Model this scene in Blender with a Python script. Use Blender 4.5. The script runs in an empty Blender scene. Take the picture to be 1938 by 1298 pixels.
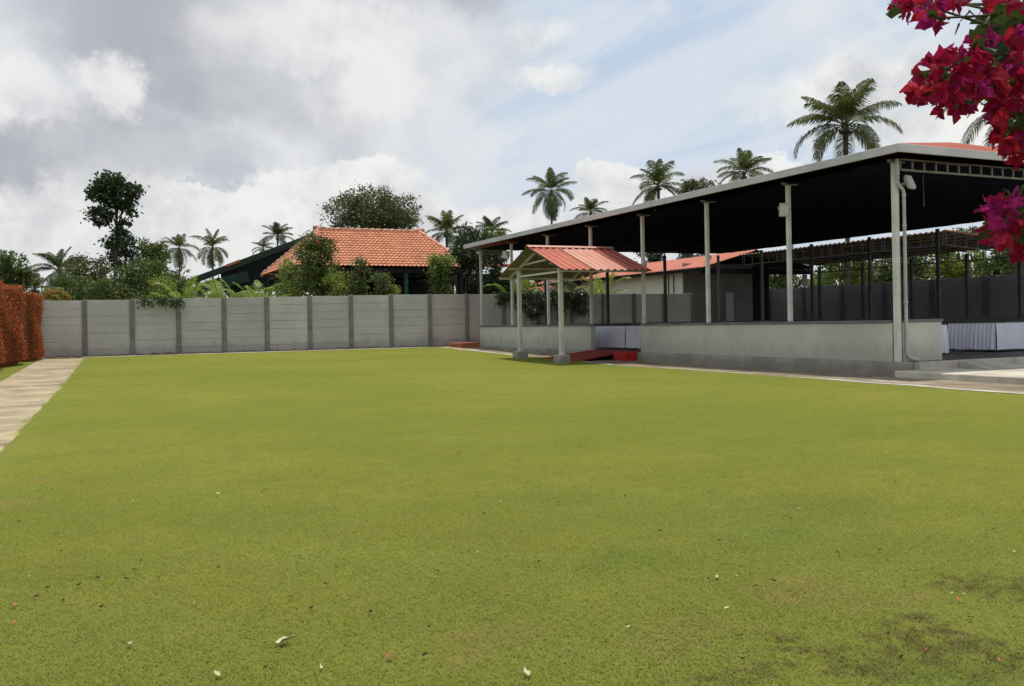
import bpy, math, random
import numpy as np
from mathutils import Vector, Matrix
R = math.radians
C = bpy.context.scene.collection
scene = bpy.context.scene
# ------------------------------------------------------------------ camera
F = 1700.0; CX, CY = 969.0, 611.4; ROLL = 0.0186; YAW = math.atan(785/1700.0)
CAMZ = 1.3
cam = bpy.data.cameras.new('camera'); camo = bpy.data.objects.new('camera', cam); C.objects.link(camo)
cam.sensor_width = 36.0; cam.lens = 36.0*F/1938.0; cam.shift_y = -(649-CY)/1938.0
cam.clip_start = 0.05; cam.clip_end = 2000
camo.location = (0, 0, CAMZ)
camo.matrix_world = Matrix.Translation((0, 0, CAMZ)) @ Matrix.Rotation(-YAW, 4, 'Z') @ Matrix.Rotation(R(90), 4, 'X') @ Matrix.Rotation(-ROLL, 4, 'Z')
scene.camera = camo
scene.view_settings.view_transform = 'Standard'; scene.view_settings.look = 'None'
scene.view_settings.exposure = 0.0; scene.view_settings.gamma = 1.0
# ------------------------------------------------------------------ sun
SUN_EL, SUN_AZ = R(79), R(38)      # azimuth from +Y towards +X
sd = bpy.data.lights.new('sun', 'SUN'); sd.energy = 3.4; sd.angle = R(0.6); sd.color = (1.0, 0.95, 0.87)
so = bpy.data.objects.new('sun', sd); C.objects.link(so)
sv = Vector((math.sin(SUN_AZ)*math.cos(SUN_EL), math.cos(SUN_AZ)*math.cos(SUN_EL), math.sin(SUN_EL)))
so.rotation_euler = sv.to_track_quat('Z', 'Y').to_euler(); so.location = (0, 0, 60)
# ------------------------------------------------------------------ node helpers
class NT:
    def __init__(s, tree): s.t = tree; s.n = tree.nodes; s.l = tree.links
    def new(s, typ, **kw):
        n = s.n.new(typ)
        for k, v in kw.items(): setattr(n, k, v)
        return n
    def put(s, sock, v):
        if v is None: return
        if hasattr(v, 'is_output') or isinstance(v, bpy.types.NodeSocket): s.l.new(v, sock)
        else:
            if sock.type == 'RGBA' and len(v) == 3: v = (*v, 1)
            sock.default_value = v
    def math(s, op, a, b=None, c=None, clamp=False):
        n = s.new('ShaderNodeMath', operation=op, use_clamp=clamp)
        s.put(n.inputs[0], a); s.put(n.inputs[1], b); s.put(n.inputs[2], c); return n.outputs[0]
    def vm(s, op, a, b=None):
        n = s.new('ShaderNodeVectorMath', operation=op)
        s.put(n.inputs[0], a); s.put(n.inputs[1], b)
        return n.outputs['Value'] if op in ('LENGTH', 'DOT_PRODUCT', 'DISTANCE') else n.outputs[0]
    def noise(s, vec, scale, detail=4, rough=0.55, dist=0.0):
        n = s.new('ShaderNodeTexNoise'); s.put(n.inputs['Vector'], vec)
        n.inputs['Scale'].default_value = scale; n.inputs['Detail'].default_value = detail
        n.inputs['Roughness'].default_value = rough; n.inputs['Distortion'].default_value = dist
        return n
    def mix(s, fac, a, b, blend='MIX'):
        n = s.new('ShaderNodeMix', data_type='RGBA', blend_type=blend)
        s.put(n.inputs[0], fac); s.put(n.inputs[6], a); s.put(n.inputs[7], b); return n.outputs[2]
    def smooth(s, x, a, b, lo=0.0, hi=1.0):
        n = s.new('ShaderNodeMapRange', interpolation_type='SMOOTHSTEP')
        s.put(n.inputs[0], x); n.inputs[1].default_value = a; n.inputs[2].default_value = b
        n.inputs[3].default_value = lo; n.inputs[4].default_value = hi; return n.outputs[0]
    def xyz(s, x, y, z):
        n = s.new('ShaderNodeCombineXYZ'); s.put(n.inputs[0], x); s.put(n.inputs[1], y); s.put(n.inputs[2], z); return n.outputs[0]
    def sep(s, v):
        n = s.new('ShaderNodeSeparateXYZ'); s.put(n.inputs[0], v); return n.outputs
# ------------------------------------------------------------------ world: Nishita sky under broken cloud
def pxdir(px, py):
    u, v = px-CX, CY-py
    a, b = u*math.cos(ROLL)+v*math.sin(ROLL), -u*math.sin(ROLL)+v*math.cos(ROLL)
    return a/F, b/F                      # right, up per unit depth
def azel(px, py):
    r, u = pxdir(px, py)
    return YAW+math.atan(r), math.atan(u/math.sqrt(1+r*r))
W = bpy.data.worlds.new('World'); scene.world = W; W.use_nodes = True
w = NT(W.node_tree); w.n.clear()
out = w.new('ShaderNodeOutputWorld'); bg = w.new('ShaderNodeBackground'); w.l.new(bg.outputs[0], out.inputs[0])
sky = w.new('ShaderNodeTexSky', sky_type='NISHITA'); sky.sun_disc = False; sky.sun_elevation = SUN_EL; sky.sun_rotation = SUN_AZ
sky.air_density = 1.0; sky.dust_density = 0.8
tc = w.new('ShaderNodeTexCoord'); D = tc.outputs['Generated']
dx, dy, dz = w.sep(D)
az = w.math('ARCTAN2', dx, dy); el = w.math('ARCSINE', dz)
AE = w.xyz(az, el, 0.0)
n1 = w.noise(D, 3.2, 5, 0.55); n2 = w.noise(D, 13.0, 9, 0.68)
wv = w.vm('ADD', w.vm('MULTIPLY', w.vm('SUBTRACT', n1.outputs['Color'], (0.5, 0.5, 0.5)), (0.30, 0.20, 0)),
          w.vm('MULTIPLY', w.vm('SUBTRACT', n2.outputs['Color'], (0.5, 0.5, 0.5)), (0.075, 0.065, 0)))
AEW = w.vm('ADD', AE, wv)
AES = w.vm('ADD', AE, w.vm('MULTIPLY', w.vm('SUBTRACT', n2.outputs['Color'], (0.5, 0.5, 0.5)), (0.12, 0.10, 0)))
def blob(px, py, rx, ry, soft=0.9, vec=AEW):
    a, e = azel(px, py)
    d = w.vm('LENGTH', w.vm('MULTIPLY', w.vm('SUBTRACT', vec, (a, e, 0)), (F/rx, F/ry, 0)))
    return w.smooth(d, 1.0+soft/2, 1.0-soft/2)
def union(lst):
    o = lst[0]
    for b in lst[1:]: o = w.math('MAXIMUM', o, b)
    return o
blue = w.mix(1.0, sky.outputs[0], (0.1, 0.1, 0.1), 'MULTIPLY')
blue = w.mix(0.75, blue, (0.59, 0.71, 0.86))
st = w.xyz(w.math('MULTIPLY', az, 2.2), w.math('MULTIPLY', w.math('ADD', el, w.math('MULTIPLY', az, -0.28)), 7.0), 3.7)
veil = w.smooth(w.noise(st, 1.5, 7, 0.6, 0.5).outputs[0], 0.34, 0.58)
col = w.mix(w.math('MULTIPLY', veil, 0.80), blue, (0.71, 0.76, 0.83))
puff = w.smooth(w.noise(D, 6.5, 8, 0.58, 0.3).outputs[0], 0.48, 0.66)
col = w.mix(w.math('MULTIPLY', puff, 0.6), col, (0.82, 0.83, 0.84))
# broad pale cloud on the left half of the view
left = union([blob(330, 230, 560, 330, 1.0), blob(760, 150, 260, 130, 1.0)])
shade = w.smooth(w.noise(D, 7.0, 7, 0.55).outputs[0], 0.36, 0.62)
palecloud = w.mix(shade, (0.60, 0.62, 0.67), (0.80, 0.81, 0.82))
col = w.mix(w.math('MULTIPLY', left, 0.9), col, palecloud)
dark = union([blob(330, 90, 220, 100, 1.1), blob(90, 270, 300, 70, 0.9), blob(690, 180, 90, 40, 1.0), blob(700, 20, 200, 40, 1.0), blob(430, 185, 200, 60, 1.2)])
grey = w.mix(shade, (0.41, 0.425, 0.47), (0.54, 0.555, 0.595))
col = w.mix(w.math('MULTIPLY', dark, 0.85), col, grey)
white = union([blob(35, 185, 80, 45, 0.7, AES), blob(205, 155, 62, 44, 0.8, AES), blob(640, 90, 200, 45, 1.2), blob(720, 170, 100, 60, 1.0)])
wb = w.smooth(w.noise(D, 9.0, 8, 0.62).outputs[0], 0.36, 0.56, 0.35, 1.0)
col = w.mix(w.math('MULTIPLY', w.math('MULTIPLY', white, wb), 0.9), col, (0.87, 0.87, 0.865))
# cumulus bank above the horizon: billowed upper edge
bank = union([blob(690, 385, 150, 82, 0.18, AES), blob(560, 440, 240, 90, 0.25, AES), blob(330, 430, 330, 90, 0.5, AES), blob(120, 470, 260, 80, 0.6, AES),
              blob(1150, 372, 90, 62, 0.18, AES), blob(1290, 400, 170, 70, 0.2, AES), blob(1440, 340, 110, 42, 0.25, AES), blob(860, 440, 200, 60, 0.5, AES), blob(1060, 470, 200, 60, 0.5, AES),
              blob(1800, 255, 150, 50, 0.5, AES), blob(1650, 160, 190, 55, 1.0, AES), blob(1050, 145, 70, 16, 1.6, AES), blob(1020, 60, 40, 22, 1.7, AES)])
bs = w.smooth(w.noise(D, 11.0, 8, 0.6).outputs[0], 0.35, 0.62)
col = w.mix(w.math('MULTIPLY', bank, 0.93), col, w.mix(bs, (0.64, 0.655, 0.68), (0.90, 0.90, 0.88)))
small = union([blob(425, 328, 48, 17, 0.5, AES), blob(400, 345, 55, 9, 0.5, AES)])
col = w.mix(w.math('MULTIPLY', small, 0.7), col, (0.53, 0.56, 0.63))
hz = w.smooth(el, 0.13, 0.0)
col = w.mix(w.math('MULTIPLY', hz, 0.75), col, (0.68, 0.69, 0.695))
w.l.new(col, bg.inputs[0]); bg.inputs[1].default_value = 1.0
# ------------------------------------------------------------------ pixel helpers (photo pixel -> world at a real distance)
fx, fy = math.sin(YAW), math.cos(YAW)
def ground_z(y): return 0.0 if y < 22 else (0.28*(y-22)/17 if y < 39 else 0.28)
def at(px, py, Z):
    r, u = pxdir(px, py); return Vector((fx*Z+fy*r*Z, fy*Z-fx*r*Z, CAMZ+u*Z))
def G(px, py):
    r, u = pxdir(px, py); Z = 10.0; z = 0.0
    for _ in range(40):
        Z = (z-CAMZ)/u; p = at(px, py, Z); z = 0.6*z+0.4*ground_z(p.y)
    return at(px, py, Z)
def onY(px, py, y):
    r, u = pxdir(px, py); return at(px, py, y/(fy-fx*r))
def onX(px, py, x):
    r, u = pxdir(px, py); return at(px, py, x/(fx+fy*r))
# ------------------------------------------------------------------ object helpers
def tag(o, label=None, cat=None, group=None, kind=None):
    if label: o['label'] = label
    if cat: o['category'] = cat
    if group: o['group'] = group
    if kind: o['kind'] = kind
    return o
def root(name, loc, label, cat, group=None, rz=0.0):
    o = bpy.data.objects.new(name, None); C.objects.link(o); o.location = loc; o.rotation_euler.z = rz
    o.empty_display_size = 0.2
    return tag(o, label, cat, group)
def wloc(o):
    v = Vector((0, 0, 0))
    while o: v += o.location; o = o.parent
    return v
def link_mesh(name, V, Fc, mat, parent=None, smooth=False, loc=None):
    V = np.asarray(V, dtype=np.float64).reshape(-1, 3)
    if parent is not None: V = V-np.array(wloc(parent))
    elif loc is not None: V = V-np.array(loc)
    me = bpy.data.meshes.new(name)
    if isinstance(Fc, np.ndarray):
        k = Fc.shape[1]; n = Fc.shape[0]
        me.vertices.add(len(V)); me.vertices.foreach_set('co', V.astype(np.float32).ravel())
        me.loops.add(n*k); me.loops.foreach_set('vertex_index', Fc.astype(np.int32).ravel())
        me.polygons.add(n); me.polygons.foreach_set('loop_start', np.arange(0, n*k, k, dtype=np.int32))
        me.update(calc_edges=True); me.validate()
    else:
        me.from_pydata([tuple(v) for v in V], [], Fc); me.update()
    if smooth: me.polygons.foreach_set('use_smooth', [True]*len(me.polygons))
    me.materials.append(mat)
    o = bpy.data.objects.new(name, me); C.objects.link(o)
    if parent is not None: o.parent = parent
    elif loc is not None: o.location = loc
    return o
class MB:
    def __init__(s): s.v = []; s.f = []
    def add(s, V, Fc):
        b = len(s.v); s.v += [tuple(map(float, v)) for v in V]; s.f += [tuple(b+i for i in f) for f in Fc]; return s
    def box(s, x0, x1, y0, y1, z0, z1, bev=0.0):
        if bev <= 0:
            V = [(x0,y0,z0),(x1,y0,z0),(x1,y1,z0),(x0,y1,z0),(x0,y0,z1),(x1,y0,z1),(x1,y1,z1),(x0,y1,z1)]
            return s.add(V, [(0,3,2,1),(4,5,6,7),(0,1,5,4),(1,2,6,5),(2,3,7,6),(3,0,4,7)])
        b = bev
        V = []
        for z, i in ((z0, b), (z0+b, 0), (z1-b, 0), (z1, b)):
            for (x, y) in ((x0+i+b*(i==0), y0+i), (x1-i-b*(i==0), y0+i), (x1-i, y0+i+b*(i==0)), (x1-i, y1-i-b*(i==0)), (x1-i-b*(i==0), y1-i), (x0+i+b*(i==0), y1-i), (x0+i, y1-i-b*(i==0)), (x0+i, y0+i+b*(i==0))):
                V.append((x, y, z))
        Fc = [tuple(range(7, -1, -1)), tuple(range(24, 32))]
        for k in range(3):
            for j in range(8): Fc.append((k*8+j, k*8+(j+1)%8, (k+1)*8+(j+1)%8, (k+1)*8+j))
        return s.add(V, Fc)
    def tube(s, pts, r, n=8, cap=True):
        pts = [Vector(p) for p in pts]; m = len(pts)
        rr = r if isinstance(r, (list, tuple)) else [r]*m
        V = []; up = None
        for i, p in enumerate(pts):
            t = (pts[min(i+1, m-1)]-pts[max(i-1, 0)]).normalized()
            if up is None:
                up = Vector((0, 0, 1)) if abs(t.z) < 0.9 else Vector((1, 0, 0))
            a = t.cross(up).normalized(); b = a.cross(t).normalized(); up = b
            for k in range(n):
                an = 2*math.pi*k/n+math.pi/n; V.append(p+rr[i]*(math.cos(an)*a+math.sin(an)*b))
        Fc = [(i*n+k, i*n+(k+1) % n, (i+1)*n+(k+1) % n, (i+1)*n+k) for i in range(m-1) for k in range(n)]
        if cap: Fc += [tuple(range(n-1, -1, -1)), tuple(range((m-1)*n, m*n))]
        return s.add(V, Fc)
    def bar(s, p, q, wd, ht=None):           # rectangular bar between two points
        p, q = Vector(p), Vector(q); ht = ht or wd; t = (q-p).normalized()
        up = Vector((0, 0, 1)) if abs(t.z) < 0.95 else Vector((1, 0, 0))
        a = t.cross(up).normalized()*wd/2; b = a.cross(t).normalized()*ht/2
        V = [p-a-b, p+a-b, p+a+b, p-a+b, q-a-b, q+a-b, q+a+b, q-a+b]
        return s.add(V, [(0,3,2,1),(4,5,6,7),(0,1,5,4),(1,2,6,5),(2,3,7,6),(3,0,4,7)])
    def build(s, name, mat, parent=None, smooth=False, loc=None): return link_mesh(name, s.v, s.f, mat, parent, smooth, loc)
# ------------------------------------------------------------------ materials
def mat(name, c1, c2=None, rough=0.8, scale=3.0, detail=5, bump=0.0, bscale=None, spots=None, spec=0.3, metal=0.0, lo=0.35, hi=0.65, trans=0.0, objvar=0.0, dirt=None):
    m = bpy.data.materials.new(name); m.use_nodes = True; t = NT(m.node_tree)
    p = m.node_tree.nodes['Principled BSDF']
    p.inputs['Roughness'].default_value = rough; p.inputs['Specular IOR Level'].default_value = spec; p.inputs['Metallic'].default_value = metal
    pos = t.new('ShaderNodeNewGeometry').outputs['Position']
    if c2 is None: c2 = tuple(c*0.82 for c in c1)
    f = t.smooth(t.noise(pos, scale, detail, 0.6).outputs[0], lo, hi)
    col = t.mix(f, c1, c2)
    if spots:          # (colour, scale, threshold, amount, stretch)
        sc, ss, th, am, stv = spots
        nn = t.noise(t.vm('MULTIPLY', pos, stv), ss, 6, 0.65)
        col = t.mix(t.math('MULTIPLY', t.smooth(nn.outputs[0], th, th+0.09), am), col, sc)
    if objvar:
        oi_ = t.new('ShaderNodeObjectInfo').outputs['Random']; k_ = t.math('ADD', t.math('MULTIPLY', oi_, objvar), 1-objvar)
        col = t.mix(1.0, col, t.xyz(k_, k_, k_), 'MULTIPLY')
    if dirt:          # splashed earth and run marks with their own ragged shape: (colour, height, amount)
        zz_ = t.sep(pos)[2]; nn2 = t.noise(t.vm('MULTIPLY', pos, (1, 1, .6)), 2.2, 7, .7).outputs[0]
        e_ = t.smooth(t.math('SUBTRACT', t.math('MULTIPLY', nn2, 1.6), t.math('DIVIDE', zz_, dirt[1])), -.25, .25)
        col = t.mix(t.math('MULTIPLY', e_, dirt[2]), col, dirt[0])
        run = t.smooth(t.noise(t.vm('MULTIPLY', pos, (5, 5, .35)), 1.6, 5, .65).outputs[0], .60, .72)
        col = t.mix(t.math('MULTIPLY', run, dirt[2]*.6), col, dirt[0])
    t.put(p.inputs['Base Color'], col)
    if bump > 0:
        b = t.new('ShaderNodeBump'); b.inputs['Strength'].default_value = 1.0; b.inputs['Distance'].default_value = bump
        t.l.new(t.noise(pos, bscale or scale*8, 5, 0.6).outputs[0], b.inputs['Height']); t.l.new(b.outputs[0], p.inputs['Normal'])
    if trans > 0:
        tr = t.new('ShaderNodeBsdfTranslucent'); t.put(tr.inputs[0], col)
        ms = t.new('ShaderNodeMixShader'); ms.inputs[0].default_value = trans
        t.l.new(p.outputs[0], ms.inputs[1]); t.l.new(tr.outputs[0], ms.inputs[2])
        t.l.new(ms.outputs[0], m.node_tree.nodes['Material Output'].inputs[0])
    return m
def leafmat(name, c1, c2, scale=1.2, trans=0.35, rough=0.5, c3=None, amt3=0.5, spec=0.35):
    m = bpy.data.materials.new(name); m.use_nodes = True; t = NT(m.node_tree)
    p = m.node_tree.nodes['Principled BSDF']; p.inputs['Roughness'].default_value = rough; p.inputs['Specular IOR Level'].default_value = spec
    g = t.new('ShaderNodeNewGeometry'); pos = g.outputs['Position']
    f = t.smooth(t.noise(pos, scale, 3).outputs[0], 0.36, 0.64)
    col = t.mix(f, c1, c2)
    f2 = g.outputs['Random Per Island']
    col = t.mix(t.math('MULTIPLY', f2, 0.45), col, tuple(min(1, c*1.9) for c in c2))
    if c3: col = t.mix(t.math('MULTIPLY', t.smooth(f2, 1.0-amt3, 1.0-amt3+0.05), 1.0), col, c3)
    t.put(p.inputs['Base Color'], col)
    tr = t.new('ShaderNodeBsdfTranslucent'); t.put(tr.inputs[0], t.mix(0.5, col, tuple(min(1, c*1.6) for c in c2)))
    ms = t.new('ShaderNodeMixShader'); ms.inputs[0].default_value = trans
    t.l.new(p.outputs[0], ms.inputs[1]); t.l.new(tr.outputs[0], ms.inputs[2])
    t.l.new(ms.outputs[0], m.node_tree.nodes['Material Output'].inputs[0])
    return m
def lawn_colour(t, pos):
    x, y, z = t.sep(pos)
    big = t.noise(pos, 0.16, 4, 0.55).outputs[0]; mid = t.noise(pos, 0.9, 5, 0.6).outputs[0]; fine = t.noise(pos, 16.0, 4, 0.7).outputs[0]
    str_ = t.noise(t.vm('MULTIPLY', pos, (0.35, 1.0, 1.0)), 1.6, 5, 0.65).outputs[0]
    c = t.mix(t.smooth(big, 0.36, 0.62), (0.188, 0.232, 0.024), (0.262, 0.266, 0.034))
    c = t.mix(t.math('MULTIPLY', t.smooth(mid, 0.42, 0.62), 0.42), c, (0.160, 0.215, 0.026))
    c = t.mix(t.math('MULTIPLY', t.smooth(str_, 0.48, 0.72), 0.5), c, (0.27, 0.265, 0.038))
    c = t.mix(t.math('MULTIPLY', t.smooth(t.noise(pos, 2.3, 6, 0.7).outputs[0], 0.54, 0.72), 0.30), c, (0.31, 0.27, 0.075))
    c = t.mix(t.math('MULTIPLY', t.smooth(t.noise(pos, 5.0, 6, 0.75).outputs[0], 0.44, 0.60), 0.38), c, (0.155, 0.20, 0.03))
    c = t.mix(t.math('MULTIPLY', t.smooth(fine, 0.40, 0.72), 0.3), c, (0.25, 0.27, 0.055))
    # vignette painted into the colour: turf darkens towards the camera
    near = t.smooth(t.math('ADD', t.math('MULTIPLY', x, fx), t.math('MULTIPLY', y, fy)), 9.0, 3.0)
    c = t.mix(t.math('MULTIPLY', near, 0.3), c, (0.165, 0.19, 0.036))
    # worn earth patches
    wp = t.vm('ADD', pos, t.vm('MULTIPLY', t.vm('SUBTRACT', t.noise(pos, 2.0, 6, 0.7).outputs['Color'], (0.5, 0.5, 0.5)), (1.1, 1.1, 0)))
    def spot(px, py, rx, ry):
        q = G(px, py); d = t.vm('LENGTH', t.vm('MULTIPLY', t.vm('SUBTRACT', wp, (q.x, q.y, 0)), (1/rx, 1/ry, 0)))
        return t.smooth(d, 1.15, 0.45)
    wear = None
    for s_ in ((1760, 1255, .35, .30), (1860, 1245, .22, .3), (1740, 1205, .22, .16), (1900, 1125, .3, .25), (1640, 1285, .2, .12), (1420, 1285, .15, .1), (1560, 1230, .12, .2)):
        v = spot(*s_); wear = v if wear is None else t.math('MAXIMUM', wear, v)
    wear = t.math('MULTIPLY', wear, t.smooth(t.noise(pos, 11.0, 5, 0.7).outputs[0], 0.40, 0.58))
    c = t.mix(t.math('MULTIPLY', wear, 0.75), c, (0.075, 0.058, 0.022))
    red = None
    for s_ in ((40, 915, .75, .18), (70, 835, .8, .2), (10, 960, .3, .3), (1300, 1215, .35, .18), (1530, 1130, .3, .2), (930, 1215, .3, .2), (1700, 1150, .3, .15)):
        v = spot(*s_); red = v if red is None else t.math('MAXIMUM', red, v)
    c = t.mix(t.math('MULTIPLY', red, 0.24), c, (0.32, 0.20, 0.08))
    grn = None
    for s_ in ((1560, 960, .5, .5), (1440, 1020, .5, .3), (1180, 1075, .5, .25), (1780, 1290, .4, .2), (1050, 940, .5, .5)):
        v = spot(*s_); grn = v if grn is None else t.math('MAXIMUM', grn, v)
    c = t.mix(t.math('MULTIPLY', grn, 0.35), c, (0.12, 0.19, 0.028))
    return c
def lawn_mat(name, blades=False):
    m = bpy.data.materials.new(name); m.use_nodes = True; t = NT(m.node_tree)
    p = m.node_tree.nodes['Principled BSDF']; p.inputs['Roughness'].default_value = 0.75; p.inputs['Specular IOR Level'].default_value = 0.12
    g = t.new('ShaderNodeNewGeometry'); pos = g.outputs['Position']
    col = lawn_colour(t, pos)
    if blades:
        rnd = g.outputs['Random Per Island']
        col = t.mix(1.0, col, (1.60, 1.50, 2.0), 'MULTIPLY')
        col = t.mix(t.math('MULTIPLY', rnd, 0.35), col, (0.52, 0.54, 0.13))
        col = t.mix(t.smooth(rnd, 0.90, 0.93), col, (0.36, 0.30, 0.14))
        t.put(p.inputs['Base Color'], col)
        tr = t.new('ShaderNodeBsdfTranslucent'); t.put(tr.inputs[0], col)
        ms = t.new('ShaderNodeMixShader'); ms.inputs[0].default_value = 0.5
        t.l.new(p.outputs[0], ms.inputs[1]); t.l.new(tr.outputs[0], ms.inputs[2])
        t.l.new(ms.outputs[0], m.node_tree.nodes['Material Output'].inputs[0])
    else:
        col = t.mix(1.0, col, (0.8, 0.8, 0.8), 'MULTIPLY'); t.put(p.inputs['Base Color'], col)
        b = t.new('ShaderNodeBump'); b.inputs['Distance'].default_value = 0.02
        t.l.new(t.noise(pos, 45, 3, 0.7).outputs[0], b.inputs['Height']); t.l.new(b.outputs[0], p.inputs['Normal'])
    return m
M = {}
M['lawn'] = lawn_mat('lawn'); M['blade'] = lawn_mat('grass_blades', True)
M['earth'] = mat('earth', (0.16, 0.12, 0.075), (0.09, 0.10, 0.04), 0.95, 0.4, 6, 0.02, 6)
M['path'] = mat('path_concrete', (0.44, 0.355, 0.215), (0.29, 0.235, 0.145), 0.9, 0.9, 7, 0.006, 20, ((0.15, 0.11, 0.075), 1.1, 0.54, 0.7, (0.35, 1.6, 1)))
M['strip'] = mat('strip_concrete', (0.28, 0.225, 0.15), (0.17, 0.135, 0.09), 0.95, 1.2, 7, 0.006, 14, ((0.50, 0.43, 0.33), 1.0, 0.60, 0.8, (1.0, 0.35, 1)))
M['kerb'] = mat('kerb', (0.50, 0.46, 0.38), (0.36, 0.32, 0.26), 0.9, 2, 6, 0.004)
M['apron'] = mat('apron_concrete', (0.60, 0.54, 0.42), (0.40, 0.36, 0.30), 0.9, 1.0, 7, 0.004, 20, ((0.22, 0.20, 0.17), 1.5, 0.64, 0.5, (1, 1, 1)))
M['panel'] = mat('wall_panel', (0.61, 0.58, 0.515), (0.52, 0.495, 0.44), 0.9, 0.8, 7, 0.004, 12, ((0.24, 0.22, 0.19), 1.2, 0.63, 0.35, (1, 1, 0.5)), objvar=.13, dirt=((0.24, 0.21, 0.17), .8, .35))
M['panelpost'] = mat('wall_post', (0.25, 0.24, 0.21), (0.18, 0.175, 0.15), 0.9, 3, 6, 0.003)
M['parapet'] = mat('parapet_paint', (0.54, 0.525, 0.44), (0.47, 0.455, 0.38), 0.85, 0.7, 6, 0.002, 30, ((0.30, 0.30, 0.25), 1.3, 0.64, 0.25, (1, 1, 0.4)), dirt=((0.25, 0.22, 0.17), .75, .35))
M['plinth'] = mat('plinth_paint', (0.34, 0.33, 0.28), (0.25, 0.235, 0.19), 0.9, 1.2, 7, 0.003, 20, ((0.2, 0.14, 0.09), 1.4, 0.60, 0.5, (0.5, 0.5, 3)), dirt=((0.19, 0.14, 0.10), .26, .45))
M['cap'] = mat('parapet_cap', (0.17, 0.175, 0.175), (0.12, 0.125, 0.125), 0.6, 2)
M['white'] = mat('white_metal', (0.66, 0.64, 0.57), (0.54, 0.52, 0.45), 0.55, 2.5, 6, 0.001, 30, ((0.30, 0.28, 0.22), 3.0, 0.66, 0.5, (3, 3, 0.6)), spec=0.4)
M['fascia'] = mat('fascia_metal', (0.56, 0.55, 0.52), (0.47, 0.46, 0.44), 0.5, 1.0, 5, 0, None, ((0.30, 0.28, 0.24), 2.0, 0.62, 0.4, (1, 1, .5)), spec=0.35)
M['pipe'] = mat('grey_pipe', (0.44, 0.44, 0.42), (0.37, 0.37, 0.35), 0.4, 4, spec=0.5)
M['steel'] = mat('dark_steel', (0.08, 0.08, 0.085), (0.05, 0.05, 0.055), 0.6, 4)
M['cloth_navy'] = mat('navy_cloth', (0.011, 0.011, 0.026), (0.007, 0.007, 0.014), 0.95, 1.5, 4, spec=0.05)
M['floor'] = mat('maroon_floor', (0.095, 0.062, 0.058), (0.07, 0.045, 0.043), 0.55, 1.2, 5, spec=0.3)
M['redsheet'] = mat('red_sheet', (0.50, 0.145, 0.080), (0.40, 0.11, 0.06), 0.6, 1.2, 6, 0, None, ((0.28, 0.12, 0.08), 1.5, 0.62, 0.4, (1, 1, 1)), spec=0.3)
M['redfaded'] = mat('faded_red_sheet', (0.62, 0.31, 0.22), (0.54, 0.24, 0.17), 0.55, 0.8, 5, spec=0.4)
M['reddark'] = mat('dark_red_sheet', (0.44, 0.10, 0.07), (0.36, 0.08, 0.055), 0.5, 0.8, 5, spec=0.4)
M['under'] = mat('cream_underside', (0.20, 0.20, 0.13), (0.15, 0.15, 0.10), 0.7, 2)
M['canopypost'] = mat('cream_post', (0.63, 0.62, 0.50), (0.52, 0.52, 0.41), 0.6, 2.5, 6, 0.001, 30, ((0.26, 0.23, 0.17), 4.0, 0.63, 0.6, (3, 3, 0.7)))
M['footing'] = mat('concrete_block', (0.36, 0.33, 0.27), (0.24, 0.22, 0.18), 0.95, 6, 6, 0.006, 30)
M['carpet'] = mat('red_carpet', (0.33, 0.045, 0.022), (0.22, 0.03, 0.018), 0.95, 5, 6, 0.003, 60)
M['carpetbright'] = mat('bright_red_carpet', (0.42, 0.02, 0.015), (0.34, 0.02, 0.015), 0.95, 5, 6, 0.003, 60)
M['linen'] = mat('lilac_linen', (0.80, 0.78, 0.84), (0.74, 0.72, 0.79), 0.9, 2, spec=0.1)
M['tile'] = mat('clay_tile', (0.62, 0.275, 0.145), (0.45, 0.185, 0.105), 0.8, 2.2, 6, 0.003, 20, ((0.26, 0.12, 0.08), 1.6, 0.58, 0.45, (1, 1, 1)), lo=0.3, hi=0.7)
M['ridge'] = mat('ridge_tile', (0.70, 0.38, 0.28), (0.42, 0.19, 0.12), 0.8, 3)
M['wood'] = mat('dark_wood', (0.025, 0.02, 0.017), (0.015, 0.013, 0.011), 0.7, 3)
M['greenpaint'] = mat('dark_green_paint', (0.014, 0.045, 0.031), (0.010, 0.030, 0.022), 0.6, 1)
M['greennet'] = mat('green_shade_net', (0.006, 0.014, 0.010), (0.004, 0.009, 0.007), 0.9, 1)
M['greenpost'] = mat('green_post', (0.02, 0.09, 0.06), (0.015, 0.06, 0.04), 0.5, 1)
M['cream'] = mat('cream_plaster', (0.74, 0.72, 0.57), (0.65, 0.63, 0.49), 0.9, 0.8, 7, 0.003, 14, ((0.30, 0.28, 0.21), 1.0, 0.63, 0.4, (1, 1, 0.4)))
M['shadedgrey'] = mat('shaded_grey', (0.22, 0.21, 0.19), (0.18, 0.17, 0.155), 0.9, 0.8, 6, 0.003, 14)  # grey with the shade of the building front painted in
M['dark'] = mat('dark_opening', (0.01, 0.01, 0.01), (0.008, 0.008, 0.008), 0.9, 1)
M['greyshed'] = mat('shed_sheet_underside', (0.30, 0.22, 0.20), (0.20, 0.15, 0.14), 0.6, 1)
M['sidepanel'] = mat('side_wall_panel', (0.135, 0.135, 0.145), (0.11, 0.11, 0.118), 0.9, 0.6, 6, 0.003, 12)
M['board'] = mat('pale_board', (0.42, 0.42, 0.40), (0.36, 0.36, 0.34), 0.8, 1)
M['lampbody'] = mat('lamp_body', (0.50, 0.52, 0.40), (0.42, 0.44, 0.34), 0.5, 5)
M['lampglass'] = mat('lamp_glass', (0.62, 0.64, 0.62), (0.55, 0.57, 0.56), 0.15, 5, spec=0.6)
M['bark'] = mat('bark', (0.075, 0.06, 0.045), (0.045, 0.037, 0.028), 0.95, 5, 6, 0.01, 20)
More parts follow.
